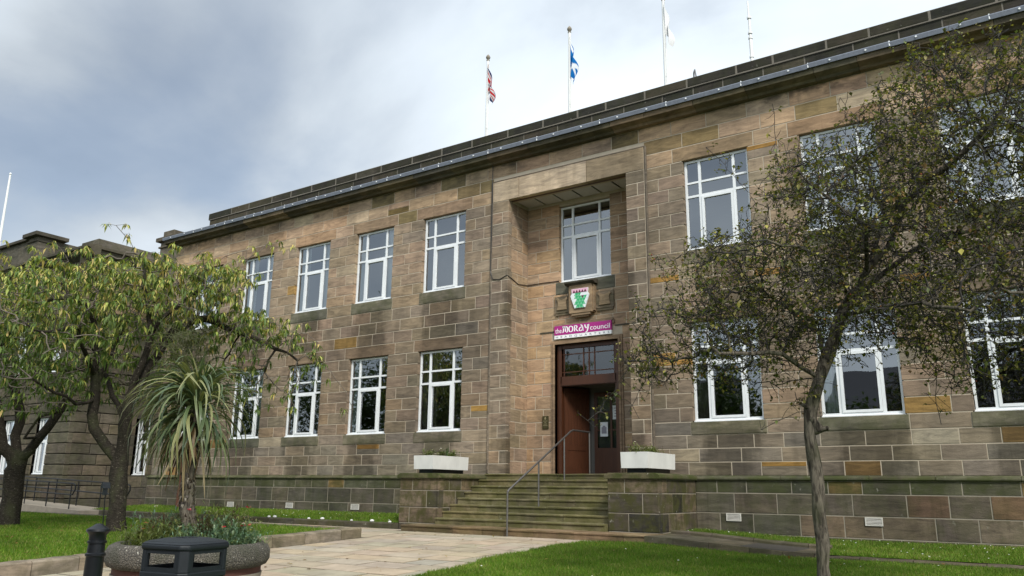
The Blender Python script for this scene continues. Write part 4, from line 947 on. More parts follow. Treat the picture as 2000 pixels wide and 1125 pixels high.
x = -5.45; m = MB(); m.tube([(x, .62, 10.9), (x, .62, 12.6)], .045, 8); m.tube([(x, .62, 12.6), (x, .62, 13.2)], .034, 8); m.tube([(x-.01, .62, 13.2), (x-.015, .62, 13.72)], .02, 8)
for z in (12.05, 12.6, 12.75, 13.2): m.tube([(x, .62, z), (x, .62, z+.05)], .06, 8)
tag(m.build('antenna_mast', M['whitepaint'], None), 'slim grey white jointed antenna mast on the roof', 'mast')
x = -7.0; m = MB(); pa, pb = atY(1349, 133, .5), atY(1360, 152, .5); m.tube([(pa[0]-.04, .8, 11.2), (pa[0]-.03, .8, pa[2]), (pa[0]+.02, .75, pa[2]+.06), (pb[0], .5, pb[2]), (pb[0]+.02, .5, 11.2)], .022, 8); tag(m.build('roof_hook_rail', M['steel'], None, smoothf=True), 'bent grey steel grab rail standing above the parapet', 'rail')
pa, pb = atY(20, 342, 1.0), atY(0, 465, 1.0); d = (pb-pa)/(pb[2]-pa[2]); q = pa+d*(12.1-pa[2]); m = MB(); m.tube([q, pa], [.09, .05], 10); m.lathe([(.03, 0), (.07, .06), (.05, .12), (.001, .16)], tuple(pa), 10)
tag(m.build('flagpole', M['whitepaint'], None, smoothf=True), 'bare white flagpole on the dark classical building', 'flagpole')

# ------------------------------------------------------------------ trees
def colonise(nodes, parent, attract, step, infl, kill, iters, grav=0.0, jitter=.25):
    nodes = [np.asarray(n, float) for n in nodes]; parent = list(parent); A = np.asarray(attract, float)
    N = np.array(nodes); D2 = ((A[:, None]-N[None])**2).sum(2); near = D2.argmin(1); nd = D2.min(1)
    alive = nd > kill**2
    for it in range(iters):
        act = np.where(alive & (nd < infl**2))[0]
        if len(act) == 0: break
        idx = near[act]; uq, inv = np.unique(idx, return_inverse=True); Nn = np.array(nodes)
        v = A[act]-Nn[idx]; v /= np.linalg.norm(v, axis=1, keepdims=True)+1e-9
        s = np.zeros((len(uq), 3)); np.add.at(s, inv, v); s += rng.normal(0, jitter, s.shape)*np.linalg.norm(s, axis=1, keepdims=True); s[:, 2] -= grav
        s /= np.linalg.norm(s, axis=1, keepdims=True)+1e-9; new = Nn[uq]+s*step
        # drop duplicates of a stuck tip
        k0 = len(nodes); nodes += list(new); parent += list(uq)
        al = np.where(alive)[0]; d2 = ((A[al][:, None]-new[None])**2).sum(2); j = d2.argmin(1); dm = d2[np.arange(len(al)), j]
        b = dm < nd[al]; nd[al[b]] = dm[b]; near[al[b]] = k0+j[b]; alive[al[dm < kill**2]] = False
    return np.array(nodes), np.array(parent)
def skeleton(polys):
    """polys: list of (attach index in all nodes or None, [points], subdivide); returns nodes, parents"""
    nodes, par, names = [], [], {}
    for key, att, pts, seg in polys:
        pts = [np.asarray(p, float) for p in pts]; prev = -1
        if att is not None:
            k, i = att; prev = names[k][i]; pts = [nodes[prev]]+pts
            ids = [prev]
        else: ids = []
        out = []
        for a, b in zip(pts[:-1], pts[1:]):
            n = max(1, int(round(np.linalg.norm(b-a)/seg)))
            for q in range(n): out.append(a+(b-a)*q/n)
        out.append(pts[-1])
        if att is not None: out = out[1:]
        for p in out:
            j = rng.normal(0, seg*.06, 3) if len(nodes) else 0
            nodes.append(p+j); par.append(prev); prev = len(nodes)-1; ids.append(prev)
        names[key] = ids
    return nodes, par, names
def pipe_radii(par, tip, e, base_r):
    n = len(par); acc = np.zeros(n); ch = [[] for _ in range(n)]
    for i in range(n-1, -1, -1):
        if acc[i] == 0: acc[i] = tip**e
        if par[i] >= 0: acc[par[i]] += acc[i]; ch[par[i]].append(i)
    r = acc**(1/e)
    k = base_r/r[0]; r = np.where(r > tip*1.5, tip*1.5+(r-tip*1.5)*max(0.05, (base_r-tip*1.5)/(r[0]-tip*1.5)), r)
    return r, ch
def tree_wood(e, nodes, par, r, ch, thick, mat_b, mat_t, base_flare=1.25):
    done = set(); m = MB(); tw = []; order = [0]; trunk_first = True
    stack = [(0, -1)]
    while stack:
        s0, pa = stack.pop(); chain = ([pa] if pa >= 0 else [])+[s0]; i = s0
        while ch[i]:
            c = sorted(ch[i], key=lambda q: -r[q]); i_next = c[0]
            for o in c[1:]: stack.append((o, i))
            if r[i_next] < thick:
                for o in (i_next,): stack.append((o, i))
                break
            chain.append(i_next); i = i_next
        if r[s0] < thick:
            # thin: collect all segments below
            q = [s0]
            if pa >= 0: tw.append((pa, s0))
            st2 = list(ch[s0])
            for c in ch[s0]: tw.append((s0, c))
            while st2:
                w = st2.pop()
                for c in ch[w]: tw.append((w, c)); st2.append(c)
            stack = [t for t in stack if t[1] != s0 and t[1] not in ()] if False else stack
            # chain loop pushed children of s0 already: remove them
            stack = [t for t in stack if t[1] != s0]
            continue
        if len(chain) < 2: continue
        rad = [r[k] for k in chain]
        if pa >= 0: rad[0] = min(rad[0], rad[1]*1.15)
        if s0 == 0: rad[0] *= base_flare; rad[1] *= 1.06
        n = 14 if rad[0] > .08 else (8 if rad[0] > .03 else 6)
        mb = MB(); mb.tube([nodes[k] for k in chain], rad, n)
        if s0 == 0:
            mb.v = [(a+.012*math.sin(c*9+a*31), b+.012*math.cos(c*7+b*29), c) for a, b, c in mb.v]; mb.build('trunk', mat_b, e, smoothf=True)
        else: m.add(mb.v, mb.f)
    if m.v: tag(m.build('branches', mat_b, e, smoothf=True), kind='stuff')
    tw = np.array(sorted(set(tw))); return tw
def leaf_quads(P, D, L, Wd, droop, cols):
    """bent folded leaves: P base, D direction, L length, Wd half width"""
    n = len(P); D = D/(np.linalg.norm(D, axis=1, keepdims=True)+1e-9); sd = np.cross(D, [0, 0, 1.]); sd /= np.linalg.norm(sd, axis=1, keepdims=True)+1e-9
    nr = np.cross(sd, D); V = np.zeros((n, 5, 3)); g = np.zeros((n, 3)); g[:, 2] = -1
    mid = P+D*L[:, None]*.5+g*(droop*L)[:, None]*.12; V[:, 0] = P; V[:, 1] = mid+sd*Wd[:, None]+nr*Wd[:, None]*.35; V[:, 2] = mid; V[:, 3] = mid-sd*Wd[:, None]+nr*Wd[:, None]*.35; V[:, 4] = P+D*L[:, None]*.92+g*(droop*L)[:, None]*.5
    base = np.array([(0, 2, 1), (0, 3, 2), (1, 2, 4), (2, 3, 4)]); Fc = (base[None]+np.arange(n)[:, None, None]*5).reshape(-1, 3)
    return V.reshape(-1, 3), Fc, np.concatenate([cols, np.zeros((n, 1))], 1).repeat(5, 0)
def in_blobs(blobs, n, clump=0):
    """blobs: (centre, radii along (RT_h, depth, z), weight)"""
    hR = np.array([cy, sy, 0]); hF = np.array([-sy, cy, 0]); w = np.array([b[2] for b in blobs], float); w /= w.sum(); out = []
    for b, k in zip(blobs, w):
        q = rng.normal(size=(int(n*k), 3)); q /= np.linalg.norm(q, axis=1, keepdims=True); q *= rng.uniform(0, 1, (len(q), 1))**(1/2.4)
        out.append(np.asarray(b[0])+q[:, :1]*b[1][0]*hR+q[:, 1:2]*b[1][1]*hF+q[:, 2:]*b[1][2]*np.array([0, 0, 1]))
    P = np.concatenate(out)
    if clump:                                                # foliage gathers in clumps with gaps between
        q = P*(2*PI/clump); f = np.sin(q[:, 0]+1.3*np.sin(q[:, 1]*.8+q[:, 2]*.6))+np.sin(q[:, 1]*1.1+1.2*np.sin(q[:, 2]*.9))+np.sin(q[:, 2]*1.25+1.1*np.sin(q[:, 0]*.7))
        P = P[(f > -.35) | (rng.random(len(P)) < .12)]
    return P

def fallen(n, x0, x1, y0, y1, zf):
    P = np.stack([rng.uniform(x0, x1, n), rng.uniform(y0, y1, n)], 1); z = np.array([zf(a, b) for a, b in P]); D = rng.normal(size=(n, 3)); D[:, 2] *= .15; L = rng.uniform(.05, .11, n); cc_ = np.array([(.20, .11, .04), (.13, .07, .03), (.30, .22, .06), (.26, .15, .05)])[rng.integers(0, 4, n)]
    return leaf_quads(np.concatenate([P, z[:, None]], 1), D, L, L*.28, rng.uniform(-.4, .3, n), cc_)
for lb_, a_ in (('brown fallen leaves scattered over the lawn under the cherries', (130, -26, -13.6, -13, -5.2, lambda x, y: zl(x, y)+.045)), ('brown fallen leaves scattered over the paved path', (50, -13.1, -8.3, -11, -3.2, lambda x, y: G(x, y)+.012)), ('brown fallen leaves on the lawn round the crab tree', (45, -8, 1, -9, -3.4, lambda x, y: zr(x, y)+.04))):
    V, Fc, cc = fallen(*a_); tag(np_mesh('fallen_leaves', V, Fc, cc, M['leaf']), lb_, 'leaves', kind='stuff')
# ---- hawthorn on the right lawn
def hawthorn():
    dist = 11.0; A = lambda u, v, dd=0: atD(u, v, dist+dd); b0 = A(1613, 1160); b0[2] = G(b0[0], b0[1])-.05
    e = empty('crab_tree', tuple(b0), 'bare twiggy fruit tree with few small leaves on the lit lawn', 'tree')
    polys = [('t', None, [b0, A(1606, 1060), A(1596, 950), A(1584, 850), A(1584, 800), A(1600, 740), A(1630, 670, .05), A(1650, 620, .1)], .3),
             ('m', ('t', -1), [A(1672, 560, .2), A(1735, 480, .2), A(1765, 400, .1), A(1810, 350, 0), A(1880, 300, -.2), A(1960, 215, -.4)], .25),
             ('l', ('t', -4), [A(1565, 715, -.2), A(1530, 690, -.4), A(1470, 688, -.6), A(1400, 690, -.9)], .22),
             ('l2', ('t', -3), [A(1600, 650, .3), A(1540, 600, .7), A(1470, 560, 1.1)], .22),
             ('r1', ('t', -1), [A(1720, 600, -.5), A(1800, 590, -1.0), A(1900, 610, -1.3)], .22),
             ('u', ('m', 2), [A(1730, 420, .5), A(1700, 360, .9), A(1690, 280, 1.2)], .22),
             ('u2', ('m', 3), [A(1690, 440, -.6), A(1620, 390, -1.0), A(1560, 340, -1.2)], .22),
             ('k', ('m', 1), [A(1800, 480, .7), A(1900, 450, 1.2), A(1990, 440, 1.5)], .22),
             ('s', ('m', 1), [A(1640, 520, -.7), A(1560, 480, -1.2), A(1460, 470, -1.5)], .22)]
    nodes, par, nm = skeleton(polys); B = lambda u, v, du, dv, dz, w, dd=0: (A(u, v, dd), (du/1565*11.4, dz, dv/1565*11.4), w)
    blobs = [B(1500, 560, 200, 130, 1.3, 2.2), B(1400, 630, 165, 85, 1.0, 1.3), B(1680, 470, 210, 190, 1.7, 2.6), B(1800, 330, 190, 180, 1.6, 2.4), B(1920, 260, 190, 170, 1.5, 2.0), B(1880, 520, 240, 170, 1.6, 2.4),
             B(1700, 620, 200, 90, 1.4, 1.5), B(1890, 680, 90, 90, .9, .35), B(1310, 710, 110, 45, .6, .6), B(1570, 400, 120, 110, 1.1, .8), B(2080, 420, 160, 260, 1.6, 1.4), B(1860, 150, 130, 90, .9, .7), B(1975, 120, 60, 60, .6, .35), B(1460, 700, 130, 60, .8, .6), B(1560, 740, 40, 70, .5, .12)]
    AT = in_blobs(blobs, 11300, 1.25); nodes, par = colonise(nodes, par, AT, .105, .75, .135, 80, grav=.05, jitter=.45)
    # long hanging and upright shoots
    extra = [[(1250, 690), (1215, 740), (1180, 790), (1150, 825)], [(1520, 330), (1515, 270), (1510, 205)], [(1830, 700), (1825, 770), (1840, 825)], [(1880, 720), (1900, 770), (1905, 800)], [(1330, 500), (1290, 520), (1285, 500)], [(1420, 330), (1400, 305), (1380, 290)], [(1600, 800), (1540, 810), (1490, 840)], [(1260, 745), (1235, 790), (1250, 815)], [(1650, 230), (1650, 205), (1640, 190)]]
    nl = list(nodes); pl_ = list(par)
    for sh_ in extra:
        pts = [A(u, v, random.uniform(-.3, .2)) for u, v in sh_]; Na = np.array(nl); prev = int(((Na-pts[0])**2).sum(1).argmin())
        a = nl[prev]
        for p in pts:
            n = max(1, int(np.linalg.norm(p-a)/.11))
            for q in range(1, n+1): nl.append(a+(p-a)*q/n+rng.normal(0, .012, 3)); pl_.append(prev); prev = len(nl)-1
            a = p
    nodes, par = np.array(nl), np.array(pl_); r, ch = pipe_radii(par, .0040, 2.3, .078); tw = tree_wood(e, nodes, par, r, ch, .011, M['bark_haw'], M['twig'])
    p0, p1 = nodes[tw[:, 0]], nodes[tw[:, 1]]; r0, r1 = np.minimum(r[tw[:, 0]], .012), np.minimum(r[tw[:, 1]], .011)
    # crooked side twigs
    thin = np.where(r < .022)[0]; thin = thin[thin > 40]; src = rng.choice(thin, int(len(thin)*2.0)); L1 = rng.uniform(.05, .17, len(src)); d1 = rng.normal(size=(len(src), 3)); d1[:, 2] += -.05; d1 /= np.linalg.norm(d1, axis=1, keepdims=True)
    q0 = nodes[src]; q1 = q0+d1*L1[:, None]; d2 = d1+rng.normal(0, .75, d1.shape); d2 /= np.linalg.norm(d2, axis=1, keepdims=True); L2 = rng.uniform(.03, .12, len(src)); q2 = q1+d2*L2[:, None]
    V1, F1 = prisms(p0, p1, r0, r1, 4); V2, F2 = prisms(np.concatenate([q0, q1]), np.concatenate([q1, q2]), np.full(2*len(q0), .0038), np.concatenate([np.full(len(q0), .0034), np.full(len(q0), .0026)]), 3)
    tag(np_mesh('twigs', np.concatenate([V1, V2]), np.concatenate([F1, F2+len(V1)]), None, M['twig'], e), kind='stuff')
    for u, v, u2, v2, rr in ((1592, 842, 1618, 836, .035), (1598, 838, 1585, 815, .05), (1588, 800, 1566, 790, .03)):
        a_, b_ = A(u, v), A(u2, v2, -.06); mk = MB(); mk.tube([a_, (a_*.45+b_*.55), b_], [rr*1.5, rr, rr*.8], 9); mk.build('knot', M['bark_haw'], e, smoothf=True)
    # small leaves in tufts on the spurs
    k = rng.random(len(q2)) < .85; base = np.concatenate([q2[k], q1[k], q2[k]])+rng.normal(0, .012, (3*k.sum(), 3)); n = len(base); D = rng.normal(size=(n, 3)); D[:, 2] += .1; Ll = rng.uniform(.03, .075, n)*np.where(rng.random(n) < .12, 1.35, 1)
    pal = np.array([(.15, .15, .04), (.10, .11, .03), (.22, .19, .055), (.30, .27, .06), (.075, .08, .028), (.20, .12, .05), (.12, .15, .04)]); c = pal[rng.choice(len(pal), n, p=[.25, .18, .16, .12, .10, .04, .15])]*rng.uniform(.75, 1.25, (n, 1))
    V, Fc, cc = leaf_quads(base, D, Ll, Ll*.33, rng.uniform(0, .6, n), c); tag(np_mesh('crown', V, Fc, cc, M['hleaf'], e), kind='stuff')
    kb = np.where(rng.random(len(q2)) < .05)[0]; Bc = q2[kb]; m_ = len(kb); rb = rng.uniform(.009, .016, m_)
    oct_ = np.array([(1, 0, 0), (0, 1, 0), (-1, 0, 0), (0, -1, 0), (0, 0, 1), (0, 0, -1)], float); of = np.array([(0, 1, 4), (1, 2, 4), (2, 3, 4), (3, 0, 4), (1, 0, 5), (2, 1, 5), (3, 2, 5), (0, 3, 5)])
    V = (Bc[:, None]+oct_[None]*rb[:, None, None]).reshape(-1, 3); Fc = (of[None]+np.arange(m_)[:, None, None]*6).reshape(-1, 3); cb = np.array([(.26, .07, .035), (.30, .14, .06), (.20, .16, .06)])[rng.integers(0, 3, m_)]
    tag(np_mesh('fruit', V, Fc, np.concatenate([cb, np.zeros((m_, 1))], 1).repeat(6, 0), M['hleaf'], e, True), kind='stuff')
hawthorn()

# ---- the two cherries on the left lawn
def cherry(base_uv, polys_uv, blobs_uv, n_att, dist, label, extra=(), rb=.24, seed=0):
    A = lambda u, v, dd=0: atD(u, v, dist+dd); b0 = A(*base_uv); b0[2] = zl(b0[0], b0[1])-.06
    e = empty('cherry_tree', tuple(b0), label, 'tree', 'cherry trees on the lawn'); pol = []
    for key, att, pts in polys_uv:
        P_ = [A(*p) for p in pts]
        if key == 't': P_ = [b0]+P_
        pol.append((key, att, P_, .35))
    nodes, par, nm = skeleton(pol); k = dist/1565*1.03
    AT = in_blobs([(A(u, v, dd), (du*k, dz, dv*k), w) for u, v, du, dv, dz, w, dd in blobs_uv], int(n_att*1.45), 1.9)
    nodes, par = colonise(nodes, par, AT, .17, 1.7, .22, 70, grav=.02, jitter=.32)
    nl = list(nodes); pl_ = list(par); zq = np.quantile(nodes[:, 2], .86); cxy = nodes[:, :2].mean(0)
    for i in rng.choice(np.where(nodes[:, 2] > zq)[0], 34):          # arching shoots that stand clear of the crown
        p = nl[i]; prev = int(i); d = np.array([*(p[:2]-cxy), 0]); d /= np.linalg.norm(d)+1e-6; d = d*rng.uniform(.2, .9)+np.array([0, 0, 1.0])+rng.normal(0, .25, 3)
        for q in range(rng.integers(2, 5)):
            d /= np.linalg.norm(d); p = p+d*.17; nl.append(p); pl_.append(prev); prev = len(nl)-1; d[2] -= .22
    for sh_ in extra:
        pts = [A(*q) for q in sh_]; Na = np.array(nl); prev = int(((Na-pts[0])**2).sum(1).argmin()); a = nl[prev]
        for p in pts:
            n = max(1, int(np.linalg.norm(p-a)/.18))
            for q in range(1, n+1): nl.append(a+(p-a)*q/n+rng.normal(0, .015, 3)); pl_.append(prev); prev = len(nl)-1
            a = p
    nodes, par = np.array(nl), np.array(pl_); r, ch = pipe_radii(par, .0075, 1.9, rb); tw = tree_wood(e, nodes, par, r, ch, .02, M['bark_cherry'], M['twig_cherry'], 1.2)
    p0, p1 = nodes[tw[:, 0]], nodes[tw[:, 1]]; V1, F1 = prisms(p0, p1, np.minimum(r[tw[:, 0]], .02), np.minimum(r[tw[:, 1]], .018), 4)
    tips = np.array([i for i in range(len(par)) if r[i] < .016]); reps = np.where(np.array([len(ch[i]) == 0 for i in tips]), 3, 1)
    src = np.repeat(tips, reps); zt = nodes[:, 2].max(); src = src[rng.random(len(src)) < np.clip(1.0-(zt-1.2-nodes[src, 2])*.22, .42, .95)]
    d = rng.normal(0, 1, (len(src), 3)); d[:, 2] = np.abs(d[:, 2])*.2+rng.uniform(-.2, .35, len(src)); d /= np.linalg.norm(d, axis=1, keepdims=True); q0 = nodes[src]; q1 = q0+d*rng.uniform(.05, .30, (len(src), 1))
    V2, F2 = prisms(q0, q1, np.full(len(src), .006), np.full(len(src), .004), 3)
    tag(np_mesh('twigs', np.concatenate([V1, V2]), np.concatenate([F1, F2+len(V1)]), None, M['twig_cherry'], e), kind='stuff')
    nlv = 8; n = len(q1)*nlv; base = np.repeat(q1, nlv, 0)+rng.normal(0, .018, (n, 3)); th = rng.uniform(0, 2*PI, n); D = np.stack([np.cos(th)*.6, np.sin(th)*.6, rng.uniform(-.9, .1, n)], 1); Ll = rng.uniform(.085, .19, n)
    zrel = np.clip((base[:, 2]-nodes[:, 2].max()+3.4)/3.4, 0, 1)[:, None]   # more yellow leaves higher up; bright top and shaded lower crown set in colour
    c_yellow = np.array([(.43, .41, .11), (.37, .39, .10), (.30, .35, .08), (.46, .35, .12)]); c_green = np.array([(.085, .135, .028), (.06, .105, .022), (.115, .165, .036), (.15, .20, .045)])
    old = rng.random((n, 1)) < (.08+.72*zrel**1.1); cl = np.repeat(rng.uniform(.8, 1.2, (len(q1), 1)), nlv, 0); c = np.where(old, c_yellow[rng.integers(0, 4, n)], c_green[rng.integers(0, 4, n)])*cl
    V, Fc, cc = leaf_quads(base, D, Ll, Ll*.145, rng.uniform(.7, 1.7, n), c); tag(np_mesh('crown', V, Fc, cc, M['leaf'], e), kind='stuff')
cherry((228, 1040), [('t', None, [(229, 985), (232, 930), (234, 900)]),
    ('a', ('t', -1), [(205, 868, .1), (184, 838, .2), (183, 780, .2), (186, 735, .3), (190, 690, .2), (183, 630, .1), (168, 595, 0), (135, 580, -.3), (98, 585, -.6)]),
    ('b', ('t', -1), [(246, 850, -.2), (248, 800, -.4), (262, 745, -.6), (285, 690, -.8), (300, 650, -.9)]),
    ('c', ('a', 4), [(150, 790, -.4), (110, 768, -.8), (60, 742, -1.2), (0, 735, -1.5)]),
    ('d', ('b', 3), [(222, 770, .6), (205, 735, 1.1), (150, 720, 1.6)]),
    ('g', ('b', 5), [(340, 640, -.5), (400, 620, 0), (470, 650, .2), (560, 690, .2)]),
    ('h', ('b', -1), [(285, 560, -.8), (276, 500, -.6)]), ('i', ('b', -1), [(340, 600, -1.1), (395, 560, -1.2)]), ('j', ('a', 5), [(250, 620, 1.0), (300, 590, 1.5)]), ('k', ('a', 6), [(150, 640, -1.2), (80, 650, -1.8)])],
    [(170, 590, 190, 70, 2.3, 2.6, 0), (330, 590, 150, 75, 2.0, 2.1, -.3), (100, 650, 150, 80, 2.3, 1.5, -.8), (250, 540, 120, 38, 1.6, 1.3, 0), (450, 640, 120, 75, 1.2, 1.5, 0), (540, 690, 90, 50, .7, .8, .1), (400, 560, 90, 50, 1.2, .8, -.3), (300, 680, 130, 60, 1.6, 1.0, .6), (470, 760, 55, 60, .7, .45, .4), (120, 720, 110, 50, 1.6, .5, 1.2), (560, 770, 30, 40, .4, .12, 0), (60, 770, 110, 45, 1.6, .7, .8), (330, 740, 90, 50, 1.3, .6, .9), (570, 735, 60, 45, .6, .3, .3)],
    2300, 20.6, 'spreading cherry with drooping yellow-green leaves, next to the palm planter',
    extra=[[(272, 520), (255, 470), (228, 440)], [(600, 700), (645, 725), (675, 765), (690, 800)], [(400, 530), (440, 500), (480, 490)], [(480, 510), (520, 480), (555, 482)]], rb=.185)
cherry((15, 1027), [('t', None, [(22, 975), (30, 920), (32, 905)]),
    ('a', ('t', -1), [(5, 870, 0), (-5, 820, 0), (-20, 760, .2), (-60, 700, .2)]), ('b', ('t', -1), [(60, 880, -.2), (95, 835, -.3), (130, 780, -.2), (160, 740, .2), (200, 700, .5)]),
    ('c', ('t', -1), [(32, 850, .3), (40, 800, .4), (20, 740, .5), (0, 690, .5)]), ('d', ('b', 2), [(45, 855, -.6), (80, 815, -.9), (140, 800, -1.2)]), ('g', ('a', -1), [(-120, 650, -.6), (-180, 620, -1)])],
    [(0, 640, 190, 80, 2.3, 2.0, 0), (-140, 640, 170, 90, 2.4, 1.6, 0), (120, 680, 120, 60, 1.8, 1.0, .4), (60, 570, 150, 50, 1.8, 1.0, .4), (-40, 730, 130, 40, 1.6, .5, 0), (170, 750, 70, 40, 1.2, .35, .5)],
    1300, 24.5, 'cherry with the blackest leaning trunk, next to the ramp handrails', rb=.235)

# ------------------------------------------------------------------ round planter, palm, flowers
PC = np.array([-9.42, -11.85, 0]); PC[2] = G(PC[0], PC[1])
rp = empty('round_planter', tuple(PC), 'big round aggregate concrete planter with dull red band on the path', 'planter')
m = MB(); m.lathe([(.80, 0), (.86, .10), (.90, .28), (.90, .30)], tuple(PC), 56); m.build('base', M['plainconc'], rp, smoothf=True)
m = MB(); m.lathe([(.885, .301), (.885, .375)], tuple(PC), 56); m.build('red_band', M['redband'], rp, smoothf=True)
m = MB(); n = 56; prof = [(.90, .376), (.95, .40), (.985, .46), (.985, .56), (.95, .63), (.885, .665), (.82, .655), (.79, .61), (.79, .52)]
m.v = [(PC[0]+r_*math.cos(2*PI*k/n), PC[1]+r_*math.sin(2*PI*k/n), PC[2]+z_) for r_, z_ in prof for k in range(n)]; m.f = [(i*n+k, i*n+(k+1) % n, (i+1)*n+(k+1) % n, (i+1)*n+k) for i in range(len(prof)-1) for k in range(n)]; m.c = [(1, 1, 1, 0)]*len(m.v); m.m = [0]*len(m.f); m.build('rim', M['agg'], rp, smoothf=True)
m = MB(); m.lathe([(.80, .50), (.80, .56), (.4, .60), (.001, .61)], tuple(PC), 32); m.build('soil', M['soil'], rp)
def palm():
    b0 = PC+np.array([.03, .03, .58]); dist = math.hypot(b0[0]-C[0], b0[1]-C[1]); T = [b0, atD(364, 985, dist), atD(368, 920, dist), atD(376, 850, dist), atD(384, 790, dist)]
    e = empty('cabbage_palm', tuple(b0), 'cabbage palm with drooping sword leaves growing in the round planter', 'palm')
    m = MB(); m.tube(T, [.115, .095, .085, .085, .07], 14); m.build('trunk', M['bark_haw'], e, smoothf=True)
    m = MB()
    for k in range(420):
        t = random.random()**1.1*3.4; i = int(t); p = T[i]+(T[i+1]-T[i])*(t-i); a = random.uniform(0, 2*PI); rr = .09; o = np.array([math.cos(a), math.sin(a), 0]); s_ = np.array([-o[1], o[0], 0])*random.uniform(.012, .022); l = random.uniform(.03, .08); up = random.choice([1, 1, -1])
        q = p+o*rr; c = random.choice([(.18, .15, .11, 0), (.10, .075, .05, 0), (.26, .23, .18, 0), (.05, .035, .025, 0)]); m.add([q-s_, q+s_, q+o*l*.55+np.array([0, 0, up*l])], [(0, 1, 2)], c)
    tag(m.build('leaf_base_stubs', M['blade'], e, fixn=False), kind='stuff')
    top = T[-1]
    def blade_mesh(el, bend, length, width, col, twist):
        n = 9; x, z, a = 0., 0., el; vs = []; cl = []
        for i in range(n+1):
            t = i/n; w = width*min(1, .35+t*2.6)*(1-t**2.6)+.002
            vs += [(x, -w, z+.3*w), (x, 0, z-.1*w), (x, w, z+.3*w)]; k = 1-.25*t; c = tuple(q*k for q in col); ed = tuple(min(1, q*1.55) for q in c); cl += [(*ed, 0), (*c, 0), (*ed, 0)]
            x += math.cos(a)*length/n; z += math.sin(a)*length/n; a = max(-PI/2*.98, a-bend/n*(1+1.0*t))
        m = MB(); m.v = vs; m.c = cl; m.f = [(3*i+j, 3*i+j+1, 3*i+j+4, 3*i+j+3) for i in range(n) for j in (0, 1)]; m.m = [0]*len(m.f); me = m.mesh('leaf', True, 0, False); me.materials.append(M['blade']); return me
    green = [(.085, .12, .05), (.055, .085, .04), (.12, .145, .06), (.21, .215, .09)]; dead = [(.17, .11, .05), (.09, .05, .025), (.24, .19, .10)]
    var = []
    for el in (85, 65, 45, 25, 5, -20):
        for c in green: var.append((el, blade_mesh(math.radians(el), random.uniform(1.5, 2.3) if el > 0 else 1.2, random.uniform(.95, 1.2), random.uniform(.015, .023), c, 0)))
    vd = [(-50, blade_mesh(math.radians(-45), 1.3, random.uniform(.6, .95), .016, c, 0)) for c in dead for _ in (0, 1)]
    for k in range(460):
        el, me = random.choice(var) if k < 395 else random.choice(vd)
        o = bpy.data.objects.new('leaf', me); COL.objects.link(o); o.parent = e
        # the wind has combed the head towards the cherry trees
        a = random.uniform(0, 2*PI)
        if random.random() < .45: a = math.atan2(-sy, -cy)+random.gauss(0, .75)
        hgt = random.uniform(-.16, .10)-(.14 if el < 10 else 0)-(.12 if k >= 395 else 0); loc = top+np.array([math.cos(a)*.05, math.sin(a)*.05, hgt]); s_ = random.uniform(.66, 1.04)
        o.matrix_parent_inverse = Matrix.Translation(Vector(b0)).inverted(); o.location = loc; o.rotation_euler = (random.gauss(0, .25), random.gauss(0, .12), a); o.scale = (s_, s_*random.uniform(.8, 1.2), s_)
    for k in range(22):                                          # young leaves still stand upright in the middle
        me = blade_mesh(math.radians(88), random.uniform(.2, .9), random.uniform(.5, .8), .018, random.choice(green), 0); o = bpy.data.objects.new('leaf', me); COL.objects.link(o); o.parent = e
        o.matrix_parent_inverse = Matrix.Translation(Vector(b0)).inverted(); o.location = top+np.array([random.gauss(0, .03), random.gauss(0, .03), .02]); o.rotation_euler = (random.gauss(0, .22), random.gauss(0, .22), random.uniform(0, 2*PI))
    # fruiting panicle above the head
    P0 = []; P1 = []; cen = atD(352, 655, dist+.1)
    stem0 = top+np.array([0, 0, .05]); segs = [(stem0, cen)]
    for k in range(46):
        d = rng.normal(size=3); d[2] = abs(d[2])*.6-.1; d /= np.linalg.norm(d); a = stem0+(cen-stem0)*random.uniform(.45, 1.1); b = a+d*random.uniform(.22, .48); segs.append((a, b))
        for q in range(16):
            t = random.uniform(.15, 1); s_ = a+(b-a)*t; d2 = rng.normal(size=3); d2 /= np.linalg.norm(d2); segs.append((s_, s_+d2*random.uniform(.04, .12)))
    S0 = np.array([a for a, b in segs]); S1 = np.array([b for a, b in segs]); V, Fc = prisms(S0, S1, np.full(len(S0), .0035), np.full(len(S0), .0028), 3)
    tag(np_mesh('fruit_panicle', V, Fc, np.tile([.085, .095, .03, 0], (len(V), 1)), M['blade'], e), kind='stuff')
palm()
